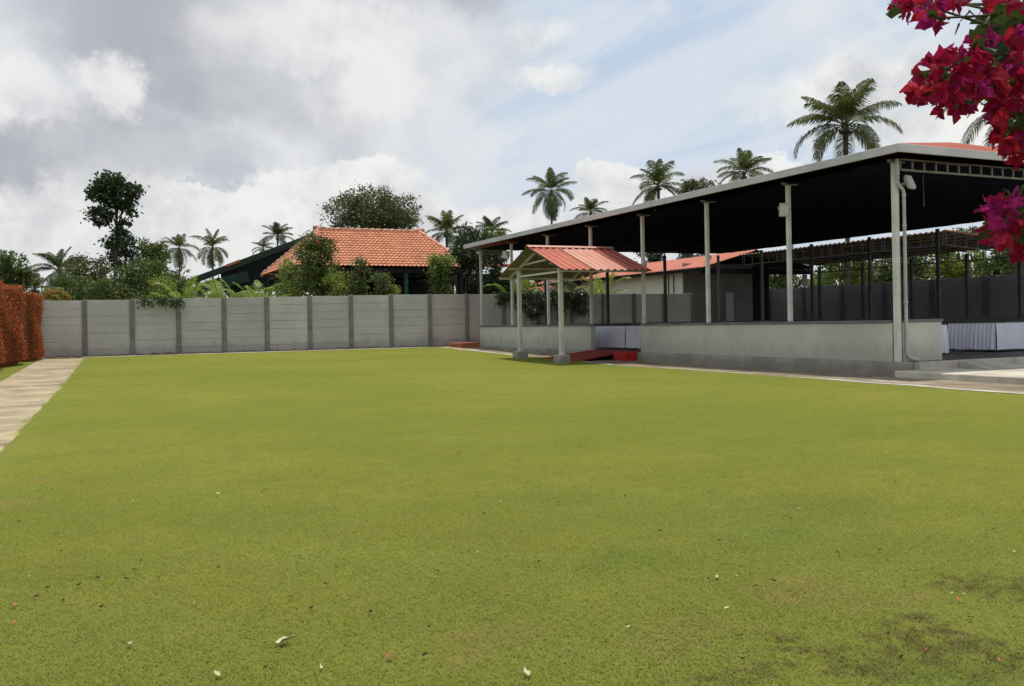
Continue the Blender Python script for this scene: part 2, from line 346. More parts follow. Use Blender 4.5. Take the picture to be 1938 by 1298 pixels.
M['palmbark'] = mat('palm_bark', (0.13, 0.11, 0.09), (0.07, 0.06, 0.05), 0.95, 3, 6, 0.01, 8)
M['palm'] = leafmat('palm_leaf', (0.045, 0.070, 0.016), (0.085, 0.105, 0.025), 0.8, 0.3, 0.4, (0.24, 0.19, 0.07), 0.07)
M['palmdark'] = leafmat('palm_leaf_dark', (0.035, 0.055, 0.018), (0.065, 0.085, 0.025), 0.8, 0.25, 0.4)
M['areca'] = leafmat('areca_leaf', (0.13, 0.21, 0.03), (0.21, 0.27, 0.045), 1.5, 0.4, 0.4)
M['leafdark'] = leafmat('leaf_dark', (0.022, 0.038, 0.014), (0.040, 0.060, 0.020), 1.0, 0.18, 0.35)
M['leafmid'] = leafmat('leaf_mid', (0.060, 0.090, 0.020), (0.100, 0.128, 0.030), 0.9, 0.3)
M['leafolive'] = leafmat('leaf_olive', (0.060, 0.080, 0.026), (0.095, 0.110, 0.036), 0.5, 0.3)
M['leaflight'] = leafmat('leaf_light', (0.12, 0.18, 0.030), (0.20, 0.24, 0.045), 1.2, 0.4)
M['hedge'] = leafmat('hedge_leaf', (0.33, 0.035, 0.015), (0.38, 0.080, 0.018), 1.6, 0.3, 0.45, (0.13, 0.13, 0.03), 0.34)
M['hedgegreen'] = leafmat('hedge_leaf_green', (0.09, 0.11, 0.03), (0.15, 0.13, 0.035), 1.6, 0.3, 0.45)
M['blossom'] = leafmat('red_blossom', (0.62, 0.03, 0.05), (0.70, 0.06, 0.10), 2, 0.4)
M['whiteblossom'] = leafmat('white_blossom', (0.75, 0.75, 0.65), (0.8, 0.8, 0.7), 2, 0.4)
M['stem'] = mat('green_stem', (0.10, 0.11, 0.05), (0.07, 0.07, 0.04), 0.8, 3)
# ------------------------------------------------------------------ terrain, lawn, path
def strip(name, rows, m, cols=10, zoff=0.0, kind='structure'):
    V, Fc = [], []
    for (y, a, b) in rows:
        for k in range(cols+1): V.append((a+(b-a)*k/cols, y, ground_z(y)+zoff))
    for i in range(len(rows)-1):
        for k in range(cols):
            q = i*(cols+1)+k; Fc.append((q, q+1, q+cols+2, q+cols+1))
    o = link_mesh(name, V, Fc, m)
    if kind: tag(o, kind=kind)
    return o
def interp(pts, y):
    pts = sorted(pts, key=lambda p: p.y)
    if y <= pts[0].y: a, b = pts[0], pts[1]
    elif y >= pts[-1].y: a, b = pts[-2], pts[-1]
    else:
        for a, b in zip(pts, pts[1:]):
            if a.y <= y <= b.y: break
    return a.x+(b.x-a.x)*(y-a.y)/(b.y-a.y+1e-9)
ys = [-160, -60, -20, 0, 10, 22] + [22+i for i in range(1, 18)] + [45, 60, 100, 250, 700]
strip('ground', [(y, -500, 700) for y in ys], M['earth'], 4)
LEFT = [G(158.6, 681), G(100, 751), G(62, 791), G(0, 860)]
PLEFT = [G(72, 682), G(0, 722)]
RIGHT = [G(850, 660), G(969, 673), G(1047, 679), G(1155, 692), G(1291, 700), G(1536, 718), G(1637, 726), G(1722, 732), G(1792, 738), G(1937, 748)]
FARY = 38.15
rng = random.Random(4)
yy = [-9+i*0.4 for i in range(int((FARY+9)/0.4)+1)]+[FARY]
def lx(y): return interp(LEFT, y)+0.02*math.sin(y*3.1)+0.02*math.sin(y*7.7+1)
def rx(y): return min(interp(RIGHT, y), interp(RIGHT, 12) if y < 12 else 99)+0.03*math.sin(y*2.3)
for i, y in enumerate(yy[:1]): pass
strip('lawn', [(y, lx(y), rx(y)) for y in yy], M['lawn'], 14, 0.016)
strip('path', [(y, interp(PLEFT, y), lx(y)+0.25) for y in [-9+i*1.0 for i in range(48)]], M['path'], 6, 0.006)
strip('verge', [(y, interp(PLEFT, y)-6, interp(PLEFT, y)+0.04*math.sin(y*5)) for y in [-9+i*0.5 for i in range(96)]], M['lawn'], 6, 0.012)
strip('paving', [(y, rx(y)-0.25, 16.0) for y in [-9+i*1.0 for i in range(49)]], M['strip'], 5, 0.008)
kx0, kx1 = G(158, 681).x-0.1, 13.4
strip('kerb_strip', [(FARY-0.1, kx0, kx1), (FARY+0.28, kx0, kx1)], M['kerb'], 12, 0.028)
# pale edging along the lawn by the pavilion
def edge_strip(y0, y1, wdt):
    rows = []; y = y0
    while y < y1: rows.append((y, rx(y)-0.02, rx(y)+wdt*(0.7+0.5*abs(math.sin(y*1.7))))); y += 0.35
    return strip('edging', rows, M['kerb'], 2, 0.024)
edge_strip(29.5, 37.9, 0.22); edge_strip(22.5, 26.3, 0.16); edge_strip(16.4, 20.4, 0.10); edge_strip(9.0, 15.2, 0.22)
# ------------------------------------------------------------------ grass blades (one uncountable object)
def tuft_mesh():
    r = np.random.default_rng(3); n = 1100; rad = 0.40
    a = r.uniform(0, 2*np.pi, n); q = rad*np.sqrt(r.uniform(0, 1, n))
    bx, by = q*np.cos(a), q*np.sin(a)
    h = r.uniform(0.007, 0.018, n); wd = r.uniform(0.0011, 0.0024, n)
    d = r.uniform(0, 2*np.pi, n); ln = r.uniform(0.9, 2.6, n)*h
    V = np.zeros((n, 3, 3))
    V[:, 0] = np.stack([bx-np.sin(d)*wd, by+np.cos(d)*wd, np.zeros(n)], 1)
    V[:, 1] = np.stack([bx+np.sin(d)*wd, by-np.cos(d)*wd, np.zeros(n)], 1)
    V[:, 2] = np.stack([bx+np.cos(d)*ln, by+np.sin(d)*ln, h], 1)
    me = bpy.data.meshes.new('tuft'); me.from_pydata([tuple(v) for v in V.reshape(-1, 3)], [], [(3*i, 3*i+1, 3*i+2) for i in range(n)])
    me.materials.append(M['blade']); return me
tuft = bpy.data.objects.new('tuft', tuft_mesh())
gobj = strip('grass', [(y, max(lx(y)+0.26, -0.9*abs(y)-1), min(rx(y)-0.24, 1.75*abs(y)+3)) for y in yy if y > 1.0], M['blade'], 8, 0.016, kind=None)
tag(gobj, 'short mown green and yellowish grass blades covering the lawn', 'grass', kind='stuff')
ng = bpy.data.node_groups.new('scatter', 'GeometryNodeTree')
ng.interface.new_socket('Geometry', in_out='INPUT', socket_type='NodeSocketGeometry'); ng.interface.new_socket('Geometry', in_out='OUTPUT', socket_type='NodeSocketGeometry')
gi, go = ng.nodes.new('NodeGroupInput'), ng.nodes.new('NodeGroupOutput')
dp = ng.nodes.new('GeometryNodeDistributePointsOnFaces'); dp.inputs['Density'].default_value = 18
ip = ng.nodes.new('GeometryNodeInstanceOnPoints'); oi = ng.nodes.new('GeometryNodeObjectInfo'); oi.inputs[0].default_value = tuft
rv = ng.nodes.new('FunctionNodeRandomValue'); rv.data_type = 'FLOAT_VECTOR'; rv.inputs[0].default_value = (0, 0, 0); rv.inputs[1].default_value = (0, 0, 6.283)
rs = ng.nodes.new('FunctionNodeRandomValue'); rs.data_type = 'FLOAT_VECTOR'; rs.inputs[0].default_value = (0.85, 0.85, 0.7); rs.inputs[1].default_value = (1.15, 1.15, 1.25)
L = ng.links.new
L(gi.outputs[0], dp.inputs[0]); L(dp.outputs['Points'], ip.inputs['Points']); L(oi.outputs['Geometry'], ip.inputs['Instance'])
L(rv.outputs[0], ip.inputs['Rotation']); L(rs.outputs[0], ip.inputs['Scale']); L(ip.outputs[0], go.inputs[0])
gm = gobj.modifiers.new('scatter', 'NODES'); gm.node_group = ng
# ------------------------------------------------------------------ far boundary wall (precast panels between posts)
WY = 39.0; WTOP = 2.67
bw = root('boundary_wall', (8, WY, 0.28), 'long pale grey precast panel wall with darker posts across the far end of the lawn', 'wall')
postpx = [160, 250, 338, 424, 505, 586, 664, 740, 813, 883, 953, 1018, 1081.5, 1140.5, 1199.5, 1256]
pxs = [onY(p, 600, WY).x for p in postpx]
step = 1.78
pxs = [pxs[0]-step*k for k in (4, 3, 2, 1)] + pxs + [pxs[-1]+1.8]
def wtop(x): return 2.50+0.19*min(1, max(0, (x+1)/14.0))
for i, x in enumerate(pxs):
    mb = MB(); mb.box(x-0.085, x+0.085, WY-0.10, WY+0.10, 0.2, wtop(x)+0.02, 0.012); mb.build('post', M['panelpost'], bw)
    if i+1 < len(pxs):
        mb = MB(); x0, x1 = x+0.087, pxs[i+1]-0.087; zb = 0.24; n = 7; rr = random.Random(i)
        tp = wtop((x0+x1)/2)
        hts = (tp-zb)/n
        for k in range(n):
            off = rr.uniform(-0.006, 0.006); g = rr.uniform(0.001, 0.007)*(1 if rr.random() < 0.72 else 0.0)
            tl = rr.uniform(-0.004, 0.004)
            mb.box(x0, x1, WY-0.025+off, WY+0.025+off, zb+k*hts+0.001, zb+(k+1)*hts-0.002-g, 0.004)
        mb.box(x0, x1, WY+0.033, WY+0.045, zb, tp-0.05)
        mb.build('panel', M['panel'], bw)
# litter at the foot of the wall is a low earth heap, part of the setting
V, Fc = [], []; r2 = random.Random(9); n = 260
for i in range(n+1):
    x = -3.2+i*(26.5/n); h = 0.03+0.09*r2.random()*(0.4+0.6*abs(math.sin(x*0.7)))
    V += [(x, WY-0.55, 0.285), (x, WY-0.22-0.1*r2.random(), 0.28+h*0.7), (x, WY-0.03, 0.28+h)]
for i in range(n):
    for k in range(2): q = i*3+k; Fc.append((q, q+3, q+4, q+1))
tag(link_mesh('earth_bank', V, Fc, mat('litter', (0.20, 0.15, 0.10), (0.09, 0.075, 0.05), 1.0, 6, 6, 0.02, 30)), kind='structure')
# ------------------------------------------------------------------ side boundary wall on the right
sx = 38.0
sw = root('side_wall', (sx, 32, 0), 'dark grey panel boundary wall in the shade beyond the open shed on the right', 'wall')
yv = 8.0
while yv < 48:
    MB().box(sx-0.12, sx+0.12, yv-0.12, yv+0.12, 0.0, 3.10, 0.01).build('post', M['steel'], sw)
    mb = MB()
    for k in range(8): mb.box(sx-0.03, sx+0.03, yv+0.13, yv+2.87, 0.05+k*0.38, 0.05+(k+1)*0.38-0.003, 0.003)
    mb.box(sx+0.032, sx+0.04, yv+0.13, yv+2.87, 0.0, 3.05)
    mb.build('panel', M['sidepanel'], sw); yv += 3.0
# ------------------------------------------------------------------ roof planes with relief
def roof_plane(A, B, Cc, Dd, pitch, amp, course=None, stepz=0.0, samples=4, thick=0.0, wave='sin'):
    """A,B eave ends; Dd above A, Cc above B; returns verts, faces"""
    A, B, Cc, Dd = map(Vector, (A, B, Cc, Dd)); e = (B-A); Ln = e.length; e.normalize()
    nrm = e.cross(((Cc+Dd)/2-(A+B)/2)).normalized()
    if nrm.z < 0: nrm = -nrm
    upv = nrm.cross(e).normalized()
    if upv.z < 0: upv = -upv
    def lim(P0, P1, s):      # hip edge from eave corner P0 to ridge end P1
        s0, s1 = (P0-A).dot(e), (P1-A).dot(e); t1 = (P1-A).dot(upv)
        if abs(s1-s0) < 1e-5: return 1e9 if (s-s0)*(1 if P0 is A else -1) >= -1e-6 else 0
        return t1*(s-s0)/(s1-s0)
    T = (Dd-A).dot(upv)
    smin = min(0, (Dd-A).dot(e)); smax = max(Ln, (Cc-A).dot(e))
    nc = max(2, int((smax-smin)/pitch*samples)); V = []; Fc = []
    if course:
        k = int(math.ceil(T/course)); tl = []
        for i in range(k): tl += [(i*course, stepz), ((i+1)*course-0.004, 0.0)]
    else: tl = [(0, 0), (T*0.5, 0), (T, 0)]
    for i in range(nc+1):
        s = smin+(smax-smin)*i/nc
        tm = T
        if (Dd-A).dot(e) > 1e-5: tm = min(tm, lim(A, Dd, s))
        if (Cc-A).dot(e) < Ln-1e-5: tm = min(tm, lim(B, Cc, s))
        tm = max(0, tm)
        ph = s/pitch*2*math.pi
        if wave == 'sin': wz = amp*math.sin(ph)
        else:
            f_ = (s/pitch) % 1.0; wz = amp*(1 if f_ < 0.25 else (-1 if 0.35 < f_ < 0.9 else 0))
        for (t_, o_) in tl:
            tt = min(t_, tm); V.append(A+e*s+upv*tt+nrm*(wz+o_))
    nt = len(tl)
    for i in range(nc):
        for j in range(nt-1):
            a, b, c, d = i*nt+j, (i+1)*nt+j, (i+1)*nt+j+1, i*nt+j+1
            if (V[a]-V[d]).length < 1e-6 and (V[b]-V[c]).length < 1e-6: continue
            Fc.append((a, b, c, d))
    if thick:
        nv = len(V); V += [v-nrm*thick for v in V]; base = list(Fc)
        Fc += [tuple(nv+q for q in f[::-1]) for f in base]
        for i in range(nc): Fc.append((i*nt, nv+i*nt, nv+(i+1)*nt, (i+1)*nt))
    return V, Fc
# ------------------------------------------------------------------ main pavilion
PX0, PX1, PY0, PY1 = 15.6, 28.8, 14.05, 37.1
FL = 0.31
pv = root('pavilion', ((PX0+PX1)/2, (PY0+PY1)/2, 0), 'large open sided pavilion with white posts, low parapet and dark navy ceiling beside the lawn', 'pavilion')
ox0, ox1, oy0, oy1 = 15.12, 29.4, 13.5, 37.75       # roof outline
EZ = 4.86; pitch_t = math.tan(R(10.8))
hw = (ox1-ox0)/2; rz = EZ+hw*pitch_t
rdx = (ox0+ox1)/2
A_, B_, C_, D_ = (ox0, oy0, EZ), (ox1, oy0, EZ), (ox1, oy1, EZ), (ox0, oy1, EZ)
hf = (rz-EZ)/math.tan(R(16.7)); R1, R2 = (rdx, oy0+hf, rz), (rdx, oy1-hf, rz)
mb = MB()
for q in ((A_, B_, R1, R1), (B_, C_, R2, R1), (C_, D_, R2, R2), (D_, A_, R1, R2)):
    mb.add(*roof_plane(*q, 0.26, 0.022, thick=0.01, wave='sq', samples=8))
mb.build('roof', M['redsheet'], pv)
mb = MB(); fz0, fz1 = 4.70, 4.875
mb.box(ox0-0.03, ox0+0.02, oy0-0.03, oy1+0.03, fz0, fz1, 0.006); mb.box(ox1-0.02, ox1+0.03, oy0-0.03, oy1+0.03, fz0, fz1, 0.006)
mb.box(ox0+0.022, ox1-0.022, oy0-0.03, oy0+0.02, fz0, fz1-0.002, 0.006); mb.box(ox0+0.022, ox1-0.022, oy1-0.02, oy1+0.03, fz0, fz1-0.002, 0.006)
mb.build('fascia', M['fascia'], pv)
# navy lining: slightly sagging cloth
V, Fc = [], []; nx, ny = 28, 46; r3 = np.random.default_rng(5)
for j in range(ny+1):
    for i in range(nx+1):
        x = ox0+0.45+(ox1-ox0-0.9)*i/nx; y = oy0+0.45+(oy1-oy0-0.9)*j/ny
        V.append((x, y, 4.64-0.05*abs(math.sin(i/nx*math.pi*4))*abs(math.sin(j/ny*math.pi*7))+0.01*r3.standard_normal()))
for j in range(ny):
    for i in range(nx): q = j*(nx+1)+i; Fc.append((q, q+1, q+nx+2, q+nx+1))
link_mesh('ceiling', V, Fc, M['cloth_navy'], pv, True)
# ladder truss along the front and other sides
def ladder(p, q, z0, z1, name, m, th=0.05, sp=0.36):
    p, q = Vector(p), Vector(q); mb = MB(); Ln = (q-p).length; d = (q-p)/Ln
    mb.bar(p+Vector((0, 0, z0)), q+Vector((0, 0, z0)), th, th); mb.bar(p+Vector((0, 0, z1)), q+Vector((0, 0, z1)), th, th)
    k = 0.0
    while k < Ln: mb.bar(p+d*k+Vector((0, 0, z0+th/2)), p+d*k+Vector((0, 0, z1-th/2)), th*0.8); k += sp
    return mb.build(name, m, pv)
ladder((PX0+0.12, PY0-0.05, 0), (PX1, PY0-0.05, 0), 4.44, 4.66, 'truss', M['panelpost'], .04)
CH = 4.64
coly = [PY0+0.02+3.285*k for k in range(8)]
for k, y in enumerate(coly):
    mb = MB(); big = k == 0; h = 0.058 if big else 0.048
    zb = 1.21 if not (k == 3 or k == 4) else FL
    if k == 0: zb = FL+0.001
    x = PX0+0.03
    mb.box(x-h, x+h, y-h, y+h, zb, CH-0.04, 0.006); c = mb.build('column', M['white'], pv)
    mb = MB(); mb.box(x-0.20, x+0.30, y-0.02, y+0.02, CH-0.035, CH+0.02, 0.004); mb.box(x-0.09, x+0.09, y-0.06, y+0.06, CH-0.06, CH-0.036); mb.build('bracket', M['panelpost'], c)
    if k in (1, 2, 3, 5, 6): MB().box(x+h+0.001, x+h+0.06, y-0.05, y+0.03, 3.0, 3.11, 0.005).build('switch_box', M['pipe'], c)
for k in range(7):
    y = coly[2+k-1] if k < 7 else 0
    MB().box(PX1-0.12, PX1-0.02, y-0.06, y+0.06, FL, 4.55, 0.005).build('column', M['steel'] if k < 5 else M['shadedgrey'], pv)
for k in range(1, 4): MB().box(PX0+3.3*k-0.06, PX0+3.3*k+0.06, PY1-0.06, PY1+0.06, FL, 4.5, 0.005).build('column', M['steel'], pv)
# parapet, cap, plinth, floor
OY0, OY1 = coly[3]+0.08, coly[4]-0.08           # entrance gap on the lawn side
mb = MB()
mb.box(PX0-0.06, PX0+0.10, PY0+0.1, OY0, FL+0.001, 1.15, 0.006); mb.box(PX0-0.06, PX0+0.10, OY1, PY1, FL+0.001, 1.15, 0.006)
mb.box(PX0+0.12, PX0+1.28, PY0-0.06, PY0+0.10, FL+0.001, 1.16, 0.006)
mb.build('parapet', M['parapet'], pv)
mb = MB()
mb.box(PX1-0.3, PX1-0.16, PY0+4, PY1, FL+0.001, 1.15); mb.box(PX0+0.15, PX1-0.35, PY1-0.1, PY1+0.04, FL+0.001, 1.15)
mb.build('parapet', M['shadedgrey'], pv)
mb = MB()
mb.box(PX0-0.09, PX0+0.13, PY0+0.12, OY0, 1.152, 1.21, 0.006); mb.box(PX0-0.09, PX0+0.13, OY1, PY1+0.03, 1.152, 1.21, 0.006)
mb.box(PX0+0.14, PX0+1.31, PY0-0.09, PY0+0.13, 1.162, 1.22, 0.006)
mb.box(PX1-0.33, PX1-0.13, PY0+4, PY1, 1.152, 1.21); mb.box(PX0+0.15, PX1-0.35, PY1-0.12, PY1+0.06, 1.152, 1.21)
mb.build('parapet_cap', M['cap'], pv)
mb = MB()
mb.box(PX0-0.16, PX0+0.3, PY0-0.15, PY1+0.05, -0.05, FL, 0.01); mb.build('plinth', M['plinth'], pv)
mb = MB(); mb.box(PX0+0.301, PX1, PY0-0.13, PY1+0.03, -0.05, FL-0.004); mb.build('floor', M['floor'], pv)
MB().box(PX0+0.305, PX1+0.1, PY0-0.30, PY0-0.132, -0.04, FL-0.002, 0.008).build('floor_kerb', M['kerb'], pv)
# rain pipe on the corner column
x, y = PX0+0.03, PY0+0.02
mb = MB(); pr = 0.036
mb.tube([(x-0.07, y-0.13, 4.66), (x-0.07, y-0.13, 4.18), (x-0.04, y-0.13, 4.10), (x+0.09, y-0.12, 4.02), (x+0.125, y-0.12, 3.94), (x+0.125, y-0.12, 0.50), (x+0.17, y-0.16, 0.41), (x+0.24, y-0.18, 0.37), (x+0.40, y-0.20, 0.35)], pr, 12)
for zc in (4.22, 3.86, 3.2, 1.55): mb.tube([(x-0.07 if zc > 4 else x+0.125, y-(0.13 if zc > 4 else 0.12), zc), (x-0.07 if zc > 4 else x+0.125, y-(0.13 if zc > 4 else 0.12), zc+0.07)], pr+0.008, 12)
mb.box(x-0.11, x-0.03, y-0.165, y-0.095, 4.3, 4.65, 0.01)
mb.build('rain_pipe', M['pipe'], pv, True)
mb = MB(); mb.tube([(19.0-1.9, 14.6, 4.5), (17.12, 14.6, 3.78)], 0.014, 6); mb.build('hanging_rod', M['steel'], pv)
def floodlight(p, rotz, tilt=30, s=1.0):
    p = Vector(p); mt = Matrix.Translation(p) @ Matrix.Rotation(rotz, 4, 'Z') @ Matrix.Rotation(R(tilt), 4, 'X')
    def tf(mb): mb.v = [tuple(mt @ (Vector(v)*s)) for v in mb.v]; return mb
    o = tf(MB().box(-0.12, 0.12, -0.04, 0.04, -0.17, 0.17, 0.015)).build('floodlight', M['lampbody'], pv)
    tf(MB().box(-0.10, 0.10, -0.050, -0.041, -0.14, 0.14, 0.003)).build('lamp_glass', M['lampglass'], o)
    mb = MB(); mb.bar((-0.135, 0, 0), (-0.135, 0.16, 0.02), 0.012, 0.03); mb.bar((0.135, 0, 0), (0.135, 0.16, 0.02), 0.012, 0.03); mb.bar((-0.135, 0.16, 0.02), (0.135, 0.16, 0.02), 0.03, 0.012)
    for k in range(5): mb.box(-0.1+k*0.045, -0.09+k*0.045, 0.041, 0.07, -0.13, 0.13)
    tf(mb).build('lamp_bracket', M['pipe'], o)
floodlight((PX0+0.30, PY0-0.14, 4.17), R(15), -22, 0.92); floodlight((PX0-0.12, coly[1]-0.02, 3.98), R(-35), 25)
floodlight((PX0-0.1, coly[6]+0.3, 4.15), R(-60), 25)
# ------------------------------------------------------------------ apron, entrance ramp wedge, paving
mb = MB(); mb.box(15.32, 30, 2, PY0-0.16, -0.05, 0.135, 0.012); tag(mb.build('pavement', M['apron']), kind='structure')
q = onY(1800, 690, 13.2)
V = [(17.1, 13.74, 0.30), (18.1, 13.74, 0.30), (17.0, 12.9, 0.14), (18.35, 12.9, 0.14), (17.1, 13.74, 0.14), (18.1, 13.74, 0.14)]
wd = link_mesh('access_ramp', V, [(0, 2, 3, 1), (0, 4, 2), (1, 3, 5), (0, 1, 5, 4), (4, 5, 3, 2)], M['kerb'], loc=(17.6, 13.3, 0.14))
tag(wd, 'small pale concrete access ramp against the pavilion floor edge by the white tables', 'ramp')
# ------------------------------------------------------------------ skirted tables
def pleat_side(p, q, z0, z1, amp, npl, rng, flare=0.03):
    p, q = Vector((*p, 0)), Vector((*q, 0)); d = q-p; nn = Vector((d.y, -d.x, 0)).normalized(); V = []; Fc = []
    n = npl*6; rows = [(z1, 0.0), (z1-0.05, 0.25), ((z0+z1)/2, 0.8), (z0, 1.0)]
    ph = [rng.uniform(0.6, 1.3) for _ in range(npl+1)]
    for i in range(n+1):
        f_ = i/n; pl = f_*npl; a = ph[int(pl) % len(ph)]
        for (z, am) in rows: V.append(p+d*f_+nn*(amp*am*a*math.sin(pl*2*math.pi)+flare*am)+Vector((0, 0, z+0.008*math.sin(pl*1.3) if z == z0 else z)))
    for i in range(n):
        for j in range(3): q_ = i*4+j; Fc.append((q_, q_+1, q_+5, q_+4))
    return V, Fc
def table(x0, x1, y0, y1, ztop, label, plain=(), seed=1, dens=11):
    t = root('skirted_table', ((x0+x1)/2, (y0+y1)/2, FL), label, 'table', 'tables with pleated cloth skirts'); rr = random.Random(seed)
    MB().box(x0, x1, y0, y1, ztop-0.015, ztop, 0.005).build('table_top', M['linen'], t)
    mb = MB()
    for i, (p, q) in enumerate((((x0, y0), (x1, y0)), ((x1, y0), (x1, y1)), ((x1, y1), (x0, y1)), ((x0, y1), (x0, y0)))):
        Ln = math.dist(p, q)
        mb.add(*pleat_side(p, q, FL+0.06, ztop-0.001, 0.006 if i in plain else 0.055, max(3, int(Ln*(3 if i in plain else dens*.8))), rr))
    mb.build('table_skirt', M['linen'], t, True)
    for (x, y) in ((x0+.08, y0+.08), (x1-.08, y0+.08), (x0+.08, y1-.08), (x1-.08, y1-.08)): MB().tube([(x, y, FL-0.003), (x, y, ztop-0.02)], 0.016, 8).build('leg', M['steel'], t)
table(18.55, 19.0, 15.6, 16.9, 1.06, 'white skirted table showing just right of the short end parapet', (), 2)
table(21.3, 22.55, 16.0, 17.45, 1.06, 'white table with pleated front and smooth side cloth, second from the end parapet', (0,), 3)
table(24.0, 24.8, 14.7, 17.7, 1.06, 'lilac pleated table cut off by the right edge of the photo', (), 4)
table(16.75, 17.5, 25.15, 26.75, 1.12, 'pleated white table standing in the pavilion entrance, nearer half of the pair', (), 5, 12)
table(16.75, 17.5, 26.85, 28.9, 1.12, 'pleated white table standing in the pavilion entrance, farther half of the pair', (), 6, 12)
# ------------------------------------------------------------------ red carpet ramp and step block
V = [(15.42, 24.9, FL+0.012), (15.42, 27.0, FL+0.012), (13.35, 26.9, 0.09), (13.35, 24.7, 0.06)]
V2 = [(a, b, c-0.05) for a, b, c in V]
rp = link_mesh('carpeted_ramp', V+V2, [(0, 3, 2, 1), (4, 5, 6, 7), (0, 1, 5, 4), (1, 2, 6, 5), (2, 3, 7, 6), (3, 0, 4, 7)], M['carpet'], loc=(14.4, 25.9, 0.03))
tag(rp, 'red carpeted board ramp sloping down from the pavilion entrance to the lawn', 'ramp')
st_ = MB().box(15.0, 15.42, 24.05, 24.82, 0.0, FL-0.01, 0.02).build('step', M['carpetbright'], loc=(15.2, 24.4, 0)); tag(st_, 'bright red carpeted step block beside the entrance ramp', 'step')
st_ = MB().box(15.38, 16.2, coly[3]+0.1, coly[4]-0.1, FL-0.02, FL+0.008, 0.004).build('doormat', M['carpet'], loc=(15.8, 25.6, FL)); tag(st_, 'red carpet strip lying across the threshold of the pavilion entrance', 'carpet')
st_ = MB().box(14.55, 15.42, 36.9, 38.3, 0.2, 0.46, 0.02).build('step', mat('terracotta', (0.42, 0.12, 0.06), (0.35, 0.10, 0.05), 0.8, 3), loc=(15, 37.6, 0.25)); tag(st_, 'low terracotta step at the far corner of the pavilion by the panel wall', 'step')
# ------------------------------------------------------------------ entrance canopy
cn = root('entrance_canopy', (14, 25.75, 0.05), 'small gabled canopy with red sheet roof and cream posts at the pavilion entrance', 'canopy')
cx0, cx1, cy0, cy1, cyr = 12.45, 15.62, 23.4, 28.1, 25.75; ez, rzz = 2.87, 3.73
cuts = [(cx0, cx0+1.08, 'redsheet'), (cx0+1.08, cx0+2.28, 'redfaded'), (cx0+2.28, cx1, 'reddark')]
for a, b, mn in cuts:
    o = MB().add(*roof_plane((a, cy0, ez), (b, cy0, ez), (b, cyr, rzz), (a, cyr, rzz), 0.24, 0.02, thick=0.006, wave='sq', samples=12)).build('roof_sheet', M[mn], cn)
    o = MB().add(*roof_plane((b, cy1, ez), (a, cy1, ez), (a, cyr, rzz), (b, cyr, rzz), 0.24, 0.02, thick=0.006, wave='sq', samples=12)).build('roof_sheet', M[mn], cn)
sl = (rzz-ez)/(cyr-cy0)
for sgn in (1, -1):
    yb = cy0 if sgn == 1 else cy1
    mb = MB(); P = [(cx0+0.02, yb, ez-0.035), (cx1-0.02, yb, ez-0.035), (cx1-0.02, cyr, rzz-0.035), (cx0+0.02, cyr, rzz-0.035)]
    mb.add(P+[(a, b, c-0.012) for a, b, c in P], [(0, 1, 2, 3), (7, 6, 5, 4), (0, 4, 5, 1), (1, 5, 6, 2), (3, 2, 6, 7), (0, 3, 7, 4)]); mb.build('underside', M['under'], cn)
MB().add([(cx0-0.01, cyr-0.16, rzz-0.02), (cx1+0.01, cyr-0.16, rzz-0.02), (cx1+0.01, cyr, rzz+0.05), (cx0-0.01, cyr, rzz+0.05), (cx0-0.01, cyr+0.16, rzz-0.02), (cx1+0.01, cyr+0.16, rzz-0.02)], [(0, 1, 2, 3), (3, 2, 5, 4)]).build('ridge_cap', M['redfaded'], cn)
px_ = 12.85; ya, yb = 24.25, 27.2
for (y, f0) in ((ya, 0.012), (yb, 0.05)):
    zz = ez+(min(y-cy0, cy1-y))*sl-0.06
    MB().box(px_-0.2, px_+0.2, y-0.2, y+0.2, ground_z(y)-0.02, ground_z(y)+0.27, 0.03).build('footing', M['footing'], cn)
    MB().box(px_-0.062, px_+0.062, y-0.062, y+0.062, ground_z(y)+0.268, zz-0.10, 0.008).build('post', M['canopypost'], cn)
    MB().box(px_-0.10, px_+0.10, y-0.10, y+0.10, ground_z(y)+0.271, ground_z(y)+0.285).build('base_plate', M['canopypost'], cn)
for xx in (px_, 15.3):
    mb = MB(); z_e = ez-0.08
    mb.bar((xx, cy0+0.1, z_e+0.04), (xx, cyr, rzz-0.10), 0.06, 0.08); mb.bar((xx, cy1-0.1, z_e+0.04), (xx, cyr, rzz-0.10), 0.06, 0.08)
    mb.bar((xx, cyr-1.3, ez+0.35), (xx, cyr+1.3, ez+0.35), 0.05, 0.05) if xx != px_ else mb.bar((xx, cyr-1.0, ez+0.42), (xx, cyr+1.2, ez+0.34), 0.05, 0.05)
    mb.build('rafter', M['canopypost'], cn)
mb = MB()
for y in (cy0+0.12, ya, yb, cy1-0.12):
    z = ez+min(y-cy0, cy1-y)*sl-0.085; mb.bar((cx0+0.05, y, z), (cx1-0.1, y, z), 0.05, 0.07)
mb.bar((px_, ya, ez-0.02), (px_, yb, ez-0.02), 0.05, 0.06)
mb.build('purlin', M['canopypost'], cn)
